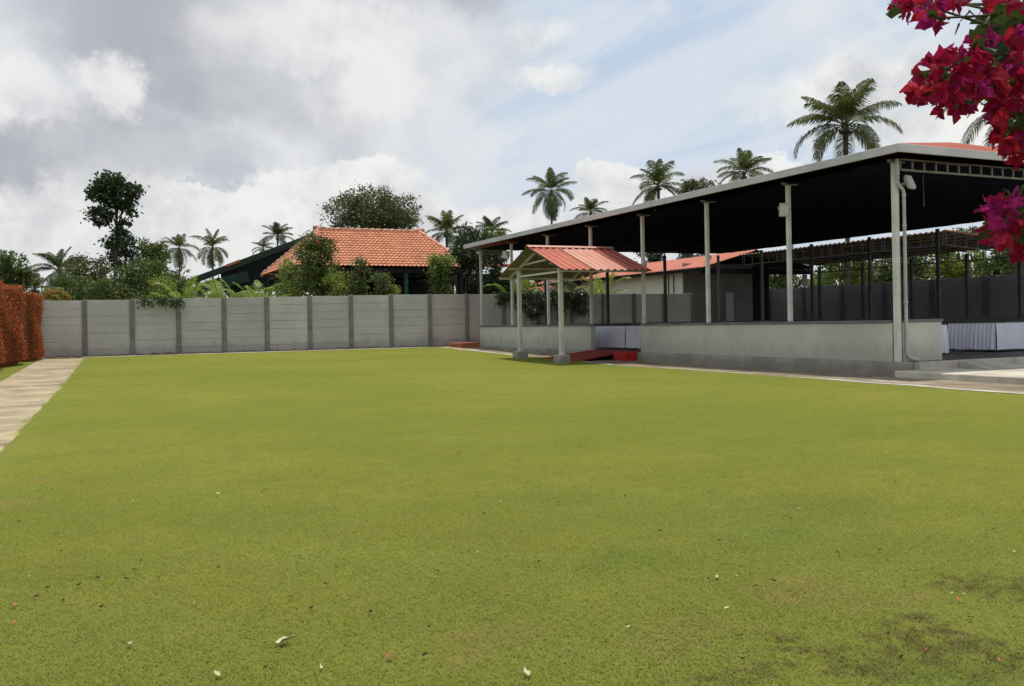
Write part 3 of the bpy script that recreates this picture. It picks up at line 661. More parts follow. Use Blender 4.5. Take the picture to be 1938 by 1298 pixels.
# ------------------------------------------------------------------ building behind on the right, open shed, boards
bd = root('cream_building', (32, 45, 0.28), 'cream plastered building with a red corrugated roof rising behind the panel wall', 'building')
MB().box(29.2, 35.0, 40.8, 56.0, 0.2, 3.9, 0.01).build('wall', M['cream'], bd)
MB().box(29.19, 33.95, 40.72, 40.79, 0.2, 4.4).build('front_wall', M['shadedgrey'], bd)  # same cream wall, its shade painted on as a grey skin
MB().box(33.96, 35.1, 40.68, 40.78, 0.25, 4.4).build('doorway', M['dark'], bd)
mb = MB(); mb.add(*roof_plane((28.6, 60.0, 4.05), (28.6, 38.3, 4.05), (32.2, 38.3, 5.0), (32.2, 60.0, 5.0), 0.25, 0.022, thick=0.012, wave='sq', samples=8)); mb.build('roof', M['redsheet'], bd)
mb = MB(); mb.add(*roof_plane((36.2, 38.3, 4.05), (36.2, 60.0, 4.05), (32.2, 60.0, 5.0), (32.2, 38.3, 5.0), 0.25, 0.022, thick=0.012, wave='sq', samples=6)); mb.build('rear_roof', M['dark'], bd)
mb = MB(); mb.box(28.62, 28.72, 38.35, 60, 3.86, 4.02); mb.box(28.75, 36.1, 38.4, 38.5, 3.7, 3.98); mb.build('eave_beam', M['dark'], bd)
mb = MB()
for xx in (29.0,): mb.tube([(29.15, 41.6, 0.3), (29.15, 41.6, 3.9)], 0.03, 8); mb.tube([(29.15, 42.1, 0.3), (29.15, 42.1, 3.9)], 0.03, 8)
mb.build('drain_pipe', M['steel'], bd)
b2 = root('store_building', (30, 64, 0.28), 'low pale store with a dark red corrugated front roof behind the creepers on the wall', 'building')
a0, a1 = onY(1000, 550, 60).x, onY(1094, 550, 60).x
MB().box(a0, a1, 60.2, 63, 0.2, 3.35).build('wall', M['cream'], b2)
MB().add(*roof_plane((a0-.4, 59.7, 3.45), (a1+0.3, 59.7, 3.85), (a1+0.3, 60.9, 4.45), (a0-.4, 60.9, 4.05), 0.3, 0.04, thick=0.012, wave='sq', samples=8)).build('roof', M['reddark'], b2)
q0, q1 = onY(1375, 600, 39.6), onY(1388, 600, 39.6)
tag(MB().box(q0.x, q1.x, 39.55, 39.62, 0.28, 2.75, 0.005).build('board', M['board'], loc=(q0.x, 39.6, 0.28)), 'tall narrow pale board standing against the shaded front of the cream building', 'board')
q0 = onY(1518, 520, 38.5); q1 = onY(1527, 542, 38.5)
tag(MB().box(q0.x, q1.x, 38.45, 38.52, q1.z, q0.z, 0.005).build('notice_board', M['board'], loc=(q0.x, 38.5, q1.z)), 'small grey notice board hanging under the open shed roof', 'board')
sh = root('open_shed', (34, 33, 0), 'long open shed with steel trusses under a brownish corrugated roof behind the pavilion', 'shed')
sx0, sx1, sy0, sy1, sz0, sz1 = 31.0, 36.6, 25.5, 38.2, 4.70, 4.28
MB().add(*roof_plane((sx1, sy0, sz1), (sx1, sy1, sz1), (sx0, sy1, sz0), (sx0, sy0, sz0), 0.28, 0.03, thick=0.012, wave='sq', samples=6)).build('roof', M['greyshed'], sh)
MB().bar((sx0, sy0-0.02, sz0+0.02), (sx1, sy0-0.02, sz1+0.02), 0.02, 0.05).build('roof_edge', M['redsheet'], sh)
for k in range(5):
    y = sy0+0.15+k*3.1; mb = MB()
    k_ = k; mb.bar((sx0+.1, y, sz0-0.10), (sx1-.1, y, sz1-0.10), 0.05); mb.bar((sx0+.1, y, 4.15), (sx1-.1, y, 3.80), 0.05)
    for j in range(9):
        f_ = j/8; xa = sx0+.1+(sx1-sx0-.2)*f_; mb.bar((xa, y, 4.15-0.35*f_), (xa, y, sz0-0.1+(sz1-sz0)*f_), 0.04)
    mb.build('truss', M['steel'], sh)
    for xx in ((sx1-0.2,) if k % 2 == 0 else (sx1-.2,)): MB().box(xx-0.07, xx+0.07, y-0.07, y+0.07, 0, 4.1, 0.005).build('post', M['steel'], sh)
mb = MB()
for j in range(7):
    f_ = (j+0.5)/7; mb.bar((sx0+(sx1-sx0)*f_, sy0, sz0+(sz1-sz0)*f_-0.05), (sx0+(sx1-sx0)*f_, sy1, sz0+(sz1-sz0)*f_-0.05), 0.04, 0.06)
for xx, zt, zb_ in ((sx0+.1, sz0-.1, 4.15), (sx1-.1, sz1-.1, 3.80)):
    mb.bar((xx, sy0, zb_), (xx, sy1, zb_), 0.05); y = sy0
    while y < sy1: mb.bar((xx, y, zb_), (xx, y, zt), 0.035); y += 0.62
mb.build('purlin', M['steel'], sh)
# ------------------------------------------------------------------ tile roofed pavilion behind the wall
tp = root('tiled_pavilion', (14, 50.5, 0.3), 'open pavilion with a salmon clay tile hip roof standing behind the panel wall', 'pavilion')
tx0, tx1, ty0, ty1 = 9.0, 18.9, 46.0, 55.2; te = 4.43; tr0, tr1, trY, trz = 11.4, 17.35, 50.4, 6.78
Aq, Bq, Cq, Dq = (tx0, ty0, te), (tx1, ty0, te), (tx1, ty1, te), (tx0, ty1, te); r0_, r1_ = (tr0, trY, trz), (tr1, trY, trz)
for q_ in ((Aq, Bq, r1_, r0_), (Bq, Cq, r1_, r1_), (Cq, Dq, r0_, r1_), (Dq, Aq, r0_, r0_)):
    MB().add(*roof_plane(*q_, 0.235, 0.028, course=0.34, stepz=0.055, samples=6)).build('tile_roof', M['tile'], tp)
mb = MB()
def ridge(p, q, n):
    p, q = Vector(p), Vector(q)
    for i in range(n):
        a, b = p.lerp(q, i/n), p.lerp(q, (i+1.08)/n); mb.tube([a+Vector((0, 0, .0)), b+Vector((0, 0, 0.035))], [0.10, 0.13], 8)
ridge(r0_, r1_, 15); ridge(Aq, r0_, 13); ridge(Bq, r1_, 13); ridge(Dq, r0_, 13); ridge(Cq, r1_, 13)
mb.tube([Vector(r0_)-Vector((.3, 0, -.05)), Vector(r0_)+Vector((.5, 0, 0.04))], [0.16, 0.10], 8); mb.tube([Vector(r1_)+Vector((.3, 0, .10)), Vector(r1_)-Vector((.5, 0, -0.04))], [0.14, 0.10], 8)
mb.build('ridge_tiles', M['ridge'], tp, True)
mb = MB(); mb.box(tx0+.3, tx1-.3, ty0+.35, ty0+.45, te-0.32, te-0.06); mb.box(tx0+.3, tx0+.4, ty0+.3, ty1-.3, te-0.32, te-0.06); mb.box(tx1-.4, tx1-.3, ty0+.3, ty1-.3, te-0.32, te-0.06); mb.box(tx0+.3, tx1-.3, ty1-.45, ty1-.35, te-0.32, te-0.06)
mb.box(tx0+.5, tx1-.5, ty0+0.6, ty1-0.6, te-0.05, te-0.02); mb.build('eave_frame', M['wood'], tp)
for i, (x, y) in enumerate([(tx0+.5, ty0+.5), (tx0+3.2, ty0+.5), (tx0+6.2, ty0+.5), (tx1-.5, ty0+.5), (tx0+.4, ty1-.5), (tx0+3.5, ty1-.5), (tx0+6.4, ty1-.5), (tx1-.5, ty1-.5)]):
    MB().box(x-.1, x+.1, y-.1, y+.1, 0.28, te-.3, .01).build('post', M['wood'] if i != 2 else M['greenpost'], tp)
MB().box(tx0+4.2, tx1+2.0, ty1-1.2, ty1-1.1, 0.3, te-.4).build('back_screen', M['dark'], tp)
ex = root('lean_to', (20.5, 46.5, 0.3), 'narrow red tiled lean-to roof just right of the big tile roof, under dark creeper', 'shed')
MB().add(*roof_plane((18.6, 46.2, 4.45), (22.0, 46.2, 4.45), (22.0, 47.8, 4.75), (18.6, 47.8, 4.75), 0.235, 0.028, course=.34, stepz=.05, samples=6)).build('roof', M['reddark'], ex)
for xx in (19.4, 21.6): MB().box(xx-.07, xx+.07, 46.4, 46.54, .28, 4.4).build('post', M['wood'], ex)
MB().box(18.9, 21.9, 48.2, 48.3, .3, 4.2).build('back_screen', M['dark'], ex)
# ------------------------------------------------------------------ dark green gabled shed
gs = root('green_shed', (15, 62, 0.3), 'wide dark green gabled shed showing left of and above the tile roof', 'shed')
gy = 62.0
def gp(px, py, y=gy): q = onY(px, py, y); return (q.x, q.z)
Lx, Lz = gp(358, 527); Px, Pz = gp(641, 423); Rx, Rz = 2*Px-Lx, Lz
for (a, b) in (((Lx, Lz), (Px, Pz)), ((Px, Pz), (Rx, Rz))):
    V = [(a[0], gy, a[1]), (b[0], gy, b[1]), (b[0], gy+16, b[1]), (a[0], gy+16, a[1])]; V += [(p, q_, r_-0.28) for p, q_, r_ in V]
    link_mesh('roof', V, [(0, 1, 2, 3), (7, 6, 5, 4), (0, 4, 5, 1), (1, 5, 6, 2), (2, 6, 7, 3), (3, 7, 4, 0)], M['greenpaint'], gs)
mz = 4.6
V = [(Lx+2.0, gy+.3, Lz+0.35), (Px, gy+.3, Pz-.4), (Rx-2, gy+.3, Lz+.35), (Rx-2, gy+.3, mz-.3), (Lx+2.2, gy+.3, mz-.9)]
V += [(a, b+.05, c) for a, b, c in V]
link_mesh('gable_net', V, [(0, 1, 2, 3, 4), (9, 8, 7, 6, 5), (0, 5, 6, 1), (1, 6, 7, 2), (2, 7, 8, 3), (3, 8, 9, 4), (4, 9, 5, 0)], M['greennet'], gs)
mb = MB(); a = gp(372, 548, gy-.5); b = gp(470, 522, gy-.5); mb.bar((a[0], gy-.5, a[1]), (b[0], gy-.5, b[1]), .1, .7); mb.build('awning', M['greenpaint'], gs)
for i in range(5): MB().box(Lx+2+i*4.2-.1, Lx+2+i*4.2+.1, gy+.1, gy+.28, .28, 4.4).build('post', M['greenpaint'], gs)
a = gp(428, 503, gy-.06); b = gp(454, 493, gy-.06); MB().bar((a[0], gy-.06, a[1]), (b[0], gy-.06, b[1]), .06, .16).build('red_trim', M['redsheet'], gs)
# ------------------------------------------------------------------ foliage helpers
def leaves(P, Lm, Wm, rg, up=0.25, var=0.35, fold=0.25):
    """P (n,3) positions -> rhombic folded leaves"""
    n = len(P); a = rg.standard_normal((n, 3)); a[:, 2] -= up; a /= np.linalg.norm(a, axis=1)[:, None]
    b = rg.standard_normal((n, 3)); b -= (b*a).sum(1)[:, None]*a; b /= np.linalg.norm(b, axis=1)[:, None]
    c = np.cross(a, b)
    l = Lm*(1+var*rg.uniform(-1, 1, n))[:, None]; w_ = Wm*(1+var*rg.uniform(-1, 1, n))[:, None]
    V = np.stack([P, P+a*l*.45+b*w_*.5+c*l*fold*.3, P+a*l, P+a*l*.45-b*w_*.5+c*l*fold*.3], 1).reshape(-1, 3)
    Fq = np.arange(n*4).reshape(n, 4); return V, Fq
def clumps(ells, n, rg, shell=0.55):
    """cluster centres spread through a set of ellipsoids, denser towards the outside"""
    out_ = []; vol = np.array([e[3]*e[4]*e[5] for e in ells]); vol = vol**0.8/np.sum(vol**0.8)
    for e, k in zip(ells, np.maximum(1, (vol*n).astype(int))):
        d = rg.standard_normal((k, 3)); d /= np.linalg.norm(d, axis=1)[:, None]
        r_ = (shell+(1-shell)*rg.uniform(0, 1, k)**0.6)*rg.uniform(0.72, 1.06, k)
        out_.append(np.array(e[:3])+d*r_[:, None]*np.array(e[3:]))
    return np.concatenate(out_)
def spread(Cn, m, sig, rg):
    P = np.repeat(Cn, m, 0); s_ = sig*np.repeat(rg.uniform(0.6, 1.4, len(Cn)), m)[:, None]
    return P+rg.standard_normal(P.shape)*s_*np.array([1, 1, 0.7])
def tree(name, base, ells, label, cat, lm, seed, ncl=160, m=22, leafL=0.16, leafW=0.09, sig=0.25, trunk=0.14, group=None, limbs=14, extra=None, fork=None):
    """ells in world coordinates; base = foot of the trunk"""
    rg = np.random.default_rng(seed); base = Vector(base)
    t = root(name, base, label, cat, group)
    Cn = clumps(ells, ncl, rg); V, Fq = leaves(spread(Cn, m, sig, rg), leafL, leafW, rg)
    link_mesh('crown', V, Fq, lm, t)
    top = Vector(np.mean([e[:3] for e in ells], 0)); mb = MB()
    fk = fork if fork is not None else 0.55
    zt = max(e[2]+0.3*e[5] for e in ells)
    trunk_pts = [base, base.lerp(Vector((top.x, top.y, zt)), .3)+Vector((.08*rg.standard_normal(), .08*rg.standard_normal(), 0)), base.lerp(Vector((top.x, top.y, zt)), .65)+Vector((.1*rg.standard_normal(), .1*rg.standard_normal(), 0)), Vector((top.x, top.y, zt))]
    mb.tube(trunk_pts, [trunk, trunk*.8, trunk*.55, trunk*.15], 8)
    idx = rg.choice(len(Cn), min(limbs, len(Cn)), replace=False)
    for i in idx:
        c = Vector(Cn[i]); f_ = rg.uniform(fk*.8, .9); k = f_*3; j = min(2, int(k)); s0 = trunk_pts[j].lerp(trunk_pts[j+1], k-j)
        if c.z < s0.z-0.5: s0 = trunk_pts[1].lerp(trunk_pts[2], rg.uniform(0, .6))
        mid = s0.lerp(c, .5)+Vector((0, 0, .08*(c-s0).length))
        mb.tube([s0, mid, c], [trunk*.35, trunk*.2, trunk*.06], 5)
    mb.build('trunk', M['bark'], t, True)
    if extra:
        em, en, el_, ew = extra
        ii = rg.choice(len(Cn), min(en, len(Cn)), replace=False); V, Fq = leaves(spread(Cn[ii]+0, 8, sig*.5, rg), el_, ew, rg, up=0); link_mesh('blossom', V, Fq, em, t)
    return t
def ell(px, py, rx_, ry_, Z, dz=None):
    p = at(px, py, Z); s_ = Z/F; return (p.x, p.y, p.z, rx_*s_, (dz or rx_*s_), ry_*s_)
def shrub(px, py, rx_, ry_, Z, label, lm, seed, cat='shrub', name='shrub', dens=1.0, L_=0.12, extra=None, group=None, depth=None):
    e = ell(px, py, rx_, ry_, Z, depth); b = (e[0], e[1], 0.28); rr = random.Random(seed*7)
    n = int(85*dens*max(.4, e[3]*e[5])); es = [(e[0], e[1], e[2]-e[5]*.25, e[3]*.55, e[4]*.6, e[5]*.6)]
    for k in range(8):
        a = k*.785+rr.uniform(-.3, .3); q = rr.uniform(.4, .8); sz = rr.uniform(.22, .45)
        es.append((e[0]+e[3]*q*math.cos(a), e[1]+e[4]*rr.uniform(-.6, .6), e[2]+e[5]*q*math.sin(a)-(e[5]*.15 if math.sin(a) < 0 else 0), e[3]*sz, e[4]*sz, e[5]*sz*rr.uniform(.8, 1.5)))
    for k in range(5):
        x_ = rr.uniform(-.8, .8); es.append((e[0]+e[3]*x_, e[1]+e[4]*rr.uniform(-.4, .4), e[2]+e[5]*(.95-.5*abs(x_)), e[3]*.07, e[4]*.07, e[5]*rr.uniform(.12, .3)))
    return tree(name, b, es, label, cat, lm, seed, ncl=n, m=24, leafL=L_*1.1, leafW=L_*.65, sig=0.13*max(1, e[3]**.5), trunk=.05, limbs=14, extra=extra, group=group)
# palms
def frond(rg, Ln, e0, droop, az_, npair=56, lf=1.35, lw=0.074, hang=0.55, origin=Vector((0, 0, 0))):
    """curved midrib with paired leaflets; returns V (list of quads) and the rib path"""
    pts = []; p = Vector(origin); seg = 12; a = e0
    tx, ty = math.cos(az_), math.sin(az_)
    for i in range(seg+1):
        pts.append(p.copy()); a2 = a-droop*(i/seg)**1.3; p = p+Vector((tx*math.cos(a2), ty*math.cos(a2), math.sin(a2)))*(Ln/seg)
    V = []
    for i in range(npair):
        f_ = 0.14+0.86*(i+rg.uniform(0, .7))/npair; k = min(f_, .999)*seg; j = int(k); q = pts[j].lerp(pts[j+1], k-j)
        t = (pts[j+1]-pts[j]).normalized(); sd_ = t.cross(Vector((0, 0, 1)))
        sd_ = sd_.normalized() if sd_.length > 1e-3 else Vector((-ty, tx, 0)); up = sd_.cross(t)
        ll = lf*(math.sin(math.pi*min(1, .12+f_*.86))**.6)*rg.uniform(.85, 1.1)*(Ln/4.2)
        for sg in (1, -1):
            hg = hang*rg.uniform(.8, 1.25); ll *= rg.uniform(.85, 1.1)
            d = (sd_*sg*rg.uniform(.8, 1.0)+t*.85+up*rg.uniform(-.12, .05)).normalized(); d2 = (d+Vector((0, 0, -hg*1.5))).normalized()
            wv_ = t.cross(d).normalized()*0+t*lw*.5
            m1 = q+d*ll*.5; m2 = m1+d2*ll*.5
            V += [q-wv_*.6, q+wv_*.6, m1+wv_, m1-wv_, m1-wv_, m1+wv_, m2+wv_*.15, m2-wv_*.15]
    return V, pts
def palm_parts(seed, nf=24, Ln=4.2, hang=.55, low=-0.5, dead=0):
    rg = np.random.default_rng(seed); V = []; mb = MB()
    for i in range(nf):
        f_ = i/(nf-1); az_ = i*2.399+rg.uniform(-.45, .45); e0 = 1.5-(1.5-low)*f_**1.1+rg.uniform(-.22, .22)
        v, pts = frond(rg, Ln*rg.uniform(.85, 1.08)*(0.75+.25*min(1, f_*3)), e0, 1.0+0.6*f_+rg.uniform(-.35, .45), az_, hang=hang)
        V += v; mb.tube(pts[::2]+[pts[-1]], [.045, .04, .032, .025, .018, .012, .008, .006][:len(pts[::2]+[pts[-1]])], 4)
    return np.array([tuple(v) for v in V]), mb
PALM = {}
def palm(px, py, Z, size, label, seed, lm='palm', name='coconut_palm', group='coconut palms beyond the wall', lean=0.0, nf=24, low=-0.5, hang=.55, cat='palm tree', rot=None):
    key = (seed % 4, nf, low, hang, lm)
    c = at(px, py, Z); b = Vector((c.x+lean, c.y, 0.28)); t = root(name, b, label, cat, group)
    if key not in PALM:
        V, mb = palm_parts(seed % 4+10, nf, 4.2, hang, low)
        n = len(V)//4; me = bpy.data.meshes.new('crown')
        o = link_mesh('crown', V, np.arange(n*4).reshape(n, 4), M[lm]); bpy.data.objects.remove(o)
        me = bpy.data.meshes['crown'] if False else None
        o = link_mesh('crown', np.concatenate([V, np.array(mb.v)]), [tuple(range(4*i, 4*i+4)) for i in range(n)]+[tuple(n*4+q for q in f) for f in mb.f], M[lm])
        PALM[key] = o.data; bpy.data.objects.remove(o)
    o = bpy.data.objects.new('crown', PALM[key]); C.objects.link(o); o.parent = t; o.location = c-b; o.scale = (size,)*3; o.rotation_euler.z = rot if rot is not None else seed*1.37
    mb = MB(); h = c.z-b.z; pts = [b+Vector((-lean*(f_**1.6), 0, h*f_)) for f_ in (0, .1, .25, .45, .65, .85, 1.0)]
    mb.tube(pts, [.26*size, .19*size, .16*size, .15*size, .14*size, .14*size, .20*size], 10); mb.build('trunk', M['palmbark'], t, True)
    rg = random.Random(seed); mb = MB()
    for k in range(7):
        a = k*.9; pc = c+Vector((math.cos(a)*.32*size, math.sin(a)*.32*size, -.35*size-.12*rg.random())); r_ = .13*size
        mb.tube([pc+Vector((0, 0, r_)), pc+Vector((0, 0, r_*.6)), pc, pc-Vector((0, 0, r_*.7)), pc-Vector((0, 0, r_*1.1))], [.02*size, r_*.8, r_, r_*.75, .02*size], 7)
    mb.build('coconuts', M['leafmid'], t, True)
    return t
palm(1043, 362, 98, .82, 'tall coconut palm with full crown, leftmost above the white fascia', 1, nf=23, low=-1.1, hang=.65)
palm(1118, 402, 120, .72, 'smaller distant coconut palm just right of the full crowned palm over the fascia', 2, nf=18, low=-.2)
palm(1246, 352, 92, .86, 'coconut palm over the middle of the long roof edge', 3, nf=21, low=-.5)
palm(1408, 330, 92, .86, 'coconut palm whose crown just clears the roof, right of the roofline middle', 5, nf=18, low=-.2)
palm(1600, 238, 55, .94, 'largest coconut palm with a dense crown above the roof corner', 4, nf=23, low=-.45, hang=.65)
palm(1925, 190, 48, .95, 'coconut palm half hidden behind the bougainvillea at the top right', 7, nf=18, low=-.7, hang=.6)
palm(339, 470, 100, .60, 'slender coconut palm with brown hanging fronds left of its near twin', 6, nf=18, low=-1.2)
palm(402, 468, 98, .68, 'coconut palm with open feathery crown just left of the green shed', 9, nf=16, low=-.9)
palm(112, 512, 75, .68, 'broad dull coconut palm above the hedge corner, left of the tall slim tree', 10, nf=26, low=-1.0, lm='palmdark')
palm(66, 548, 70, .50, 'low short palm between the left edge trees and the broad dull palm', 11, nf=22, low=-1.0)
palm(525, 448, 100, .56, 'distant coconut palm peeking over the green shed roof', 12, nf=20, low=-.3, lm='palmdark')
palm(845, 440, 80, .66, 'coconut palm behind the right end of the tile roof', 13, nf=22, low=-.4)
palm(498, 470, 110, .40, 'tiny distant palm left of the one over the green shed', 14, nf=16, low=-.3, lm='palmdark')
palm(1065, 530, 52, .34, 'small palm behind the creepers seen between the canopy posts', 15, nf=18, low=-.5)
palm(930, 440, 85, .55, 'shaded palm crown between the creeper tree and the roof tip', 16, nf=20, low=-.6, lm='palmdark')
# areca clumps
ACACHE = {}
def areca(px, top, Z, label, seed, size=1.0):
    c = at(px, top, Z); b = Vector((c.x, c.y, .28)); t = root('areca_palm', b, label, 'palm', 'bright areca palms behind the wall')
    k = seed % 3
    if k not in ACACHE:
        rg = np.random.default_rng(40+k); V = []; mb = MB()
        for i in range(26):
            az_ = i*2.399; e0 = 1.5-.75*(i/25)+rg.uniform(-.1, .1); o_ = Vector((.25*math.cos(az_), .25*math.sin(az_), rg.uniform(.6, 1.9)))
            v, pts = frond(rg, rg.uniform(1.3, 1.9), e0, 1.2+rg.uniform(-.2, .5), az_, npair=24, lf=1.05, lw=.045, hang=.25, origin=o_)
            V += v; mb.tube([Vector((.1*math.cos(az_), .1*math.sin(az_), 0)), o_]+pts[1::3], .018, 4)
        V = np.array([tuple(v) for v in V]); n = len(V)//4
        o = link_mesh('fronds', np.concatenate([V, np.array(mb.v)]), [tuple(range(4*i, 4*i+4)) for i in range(n)]+[tuple(n*4+q for q in f) for f in mb.f], M['areca']); ACACHE[k] = o.data; bpy.data.objects.remove(o)
    o = bpy.data.objects.new('fronds', ACACHE[k]); C.objects.link(o); o.parent = t; o.scale = (size, size, (c.z-b.z)/2.8); o.rotation_euler.z = seed*.9
    return t
areca(345, 530, 41.5, 'bright areca palm left of the green shed awning, leftmost of the row', 1, .9)
areca(418, 538, 42, 'bright areca palm under the green awning, second in the row', 2, 1.0)
areca(455, 540, 41, 'bright areca palm under the awning between its two neighbours', 3, .9)
areca(492, 534, 42.5, 'bright areca palm left of the tiled pavilion corner post', 4, .9)
areca(975, 525, 45, 'yellow green areca palm behind the first canopy post', 5, .9)
areca(1000, 535, 46, 'yellow green areca palm to the right of the first canopy post', 7, .7)
areca(1140, 515, 49, 'areca palm in front of the cream building wall right of the near canopy post', 6, .95)
# ------------------------------------------------------------------ trees and shrubs
Z = 47
tree('slim_tree', (at(215, 560, Z).x, at(215, 560, Z).y, .28),
     [ell(212, 344, 30, 20, Z), ell(190, 368, 22, 22, Z), ell(190, 408, 24, 20, Z), ell(252, 362, 18, 16, Z), ell(232, 380, 22, 20, Z), ell(244, 400, 9, 16, Z), ell(236, 425, 10, 12, Z), ell(212, 372, 22, 22, Z), ell(226, 450, 16, 18, Z), ell(206, 462, 10, 10, Z)],
     'tall slim dark tree with a lobed crown on a bare thin trunk', 'tree', M['leafdark'], 21, ncl=210, m=24, leafL=.18, leafW=.13, sig=.13, trunk=.11, limbs=22, fork=.85)
shrub(228, 478, 34, 46, 49, 'dark shaggy climber crown around the lower trunk of the tall slim tree', M['leafdark'], 22, cat='tree', name='tree', dens=.9, L_=.15)
Z = 76
tree('rain_tree', (at(705, 500, Z).x, at(705, 500, Z).y, .28), [ell(705, 405, 88, 45, Z, 3.5), ell(650, 400, 38, 36, Z, 2.5), ell(755, 405, 40, 40, Z, 2.5), ell(700, 375, 50, 24, Z, 2.5), ell(720, 420, 75, 30, Z, 3)],
     'broad round olive green tree rising behind the tile roof ridge', 'tree', M['leafolive'], 23, ncl=560, m=24, leafL=.20, leafW=.12, sig=.26, trunk=.35, limbs=60, fork=.5)
S = shrub
S(18, 515, 42, 40, 58, 'dark rounded tree at the left edge above the red hedge', M['leafmid'], 30, 'tree', 'tree', 1.2, .18)
S(165, 525, 50, 48, 52, 'dull green bushy tree left of the slim tree trunk', M['leafolive'], 31, 'tree', 'tree', 1.2, .14)
S(130, 552, 42, 32, 45, 'low dark shrub above the wall right of the red hedge', M['leafmid'], 32, dens=1.5)
S(98, 562, 22, 14, 43, 'flowering shrub with scarlet blossom beside the red hedge', M['leaflight'], 33, dens=2.2, extra=(M['blossom'], 60, .10, .08))
S(290, 492, 40, 42, 60, 'mid green tree between the slim tree and the slender palms', M['leafmid'], 34, 'tree', 'tree', 1.0, .18)
S(268, 538, 52, 44, 43.5, 'light green bush dotted with white blossom behind the wall', M['leafmid'], 35, dens=1.8, extra=(M['whiteblossom'], 5, .10, .08))
S(305, 553, 34, 28, 42.5, 'leafy shrub spilling over the wall below the white blossom', M['leaflight'], 36, dens=1.8, L_=.1)
S(200, 556, 40, 30, 42.5, 'dark low shrub at the foot of the slim tree', M['leafmid'], 37, dens=2)
S(335, 540, 26, 24, 52, 'mid green shrub behind the leftmost areca palms', M['leafmid'], 38, dens=1.3)
S(548, 535, 34, 40, 44, 'yellowish shrub below the left eave of the tile roof', M['leaflight'], 39, dens=1.0, L_=.1)
S(600, 500, 40, 62, 43.5, 'tall bougainvillea bush with red flowers climbing over the tile roof', M['leafmid'], 40, 'bougainvillea', 'bougainvillea', 2.6, .11, extra=(M['blossom'], 9, .12, .10))
S(640, 540, 26, 34, 43, 'green bush right of the tall red flowered bougainvillea', M['leaflight'], 41, dens=1.6, L_=.1)
S(680, 530, 18, 40, 43.5, 'thin upright climber left of the middle of the tile eave', M['leafmid'], 42, dens=1.5, L_=.11)
S(722, 545, 24, 30, 43, 'ragged shrub under the middle of the tile eave', M['leafmid'], 43, dens=1.2, L_=.11)
S(738, 553, 12, 9, 43.5, 'small light green fern tuft topping a wall post', M['leaflight'], 44, dens=4, L_=.08)
S(832, 530, 18, 42, 43, 'upright leafy climber at the right end of the tile eave', M['leafmid'], 45, dens=2.0, L_=.11)
S(835, 494, 22, 10, 43, 'yellow green creeper shoots over the right tile corner', M['leaflight'], 46, dens=2.0, L_=.1)
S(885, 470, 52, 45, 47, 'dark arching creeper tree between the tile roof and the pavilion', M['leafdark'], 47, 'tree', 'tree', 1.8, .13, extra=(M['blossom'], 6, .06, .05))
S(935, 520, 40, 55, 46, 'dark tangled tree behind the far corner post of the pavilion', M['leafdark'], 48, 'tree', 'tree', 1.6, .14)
S(940, 450, 32, 18, 62, 'mid green treetop right of the dark creeper tree', M['leafmid'], 49, 'tree', 'tree', 1.0, .16)
S(1330, 362, 46, 22, 70, 'olive treetop over the roof edge between two coconut palms', M['leafolive'], 50, 'tree', 'tree', 1.1, .2)
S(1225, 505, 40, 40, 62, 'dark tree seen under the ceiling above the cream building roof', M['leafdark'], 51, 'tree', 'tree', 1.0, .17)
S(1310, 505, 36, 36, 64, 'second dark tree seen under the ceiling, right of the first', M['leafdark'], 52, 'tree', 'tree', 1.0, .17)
S(1480, 520, 50, 40, 60, 'shaded green tree behind the doorway end of the cream building', M['leafmid'], 53, 'tree', 'tree', .9, .17)
S(1590, 520, 60, 55, 56, 'light green tree seen through the shed left of the corner column', M['leaflight'], 54, 'tree', 'tree', .9, .17)
S(1700, 510, 60, 50, 54, 'green tree directly behind the corner column beyond the side wall', M['leafmid'], 55, 'tree', 'tree', .9, .17)
S(1800, 500, 60, 50, 52, 'bright green tree beyond the side wall right of the corner column', M['leaflight'], 56, 'tree', 'tree', .9, .17)
S(1905, 500, 60, 60, 50, 'deep green tree beyond the side wall at the right edge', M['leafmid'], 57, 'tree', 'tree', 1.0, .17)
S(1845, 447, 40, 18, 62, 'treetop showing above the shed roof beside the lower flowers', M['leafolive'], 58, 'tree', 'tree', 1.0, .17)
S(1010, 500, 40, 35, 60, 'dark green tree seen behind the canopy gable', M['leafmid'], 59, 'tree', 'tree', 1.0, .17)
S(1110, 505, 40, 35, 60, 'dark green tree behind the right half of the canopy', M['leafmid'], 60, 'tree', 'tree', 1.0, .17)
# creepers draped over the wall
def creeper(pxa, pya, pxb, pyb, label, seed, n=150, hang=0.6):
    rg = np.random.default_rng(seed); a = onY(pxa, pya, WY-.12); b = onY(pxb, pyb, WY-.12); t = root('creeper', ((a.x+b.x)/2, WY-.1, 2.6), label, 'creeper', 'creepers over the wall')
    cx_ = rg.uniform(a.x, b.x, n); zc = a.z-np.abs(rg.uniform(0, 1, n))**1.4*(a.z-b.z)*(0.35+.65*np.abs(np.sin(cx_*2.1+seed)))
    Cn = np.stack([cx_, rg.uniform(WY-.42, WY+.25, n), zc], 1); V, Fq = leaves(spread(Cn, 26, .10, rg), .085, .06, rg); link_mesh('foliage', V, Fq, M['leafdark'], t)
    mb = MB()
    for k in range(6): x = a.x+(b.x-a.x)*(k+.5)/6; mb.tube([(x, WY+.2, a.z), (x+.05, WY-.18, a.z-.05), (x+.1*math.sin(k), WY-.2, b.z)], .012, 5)
    mb.build('stems', M['bark'], t)
creeper(985, 552, 1062, 622, 'dark glossy creeper hanging over the wall between the canopy posts', 71, 170)
creeper(1066, 553, 1112, 602, 'round clump of creeper on the wall right of the near canopy post', 72, 110)
creeper(940, 555, 985, 585, 'thin creeper on the wall top left of the first canopy post', 73, 60)
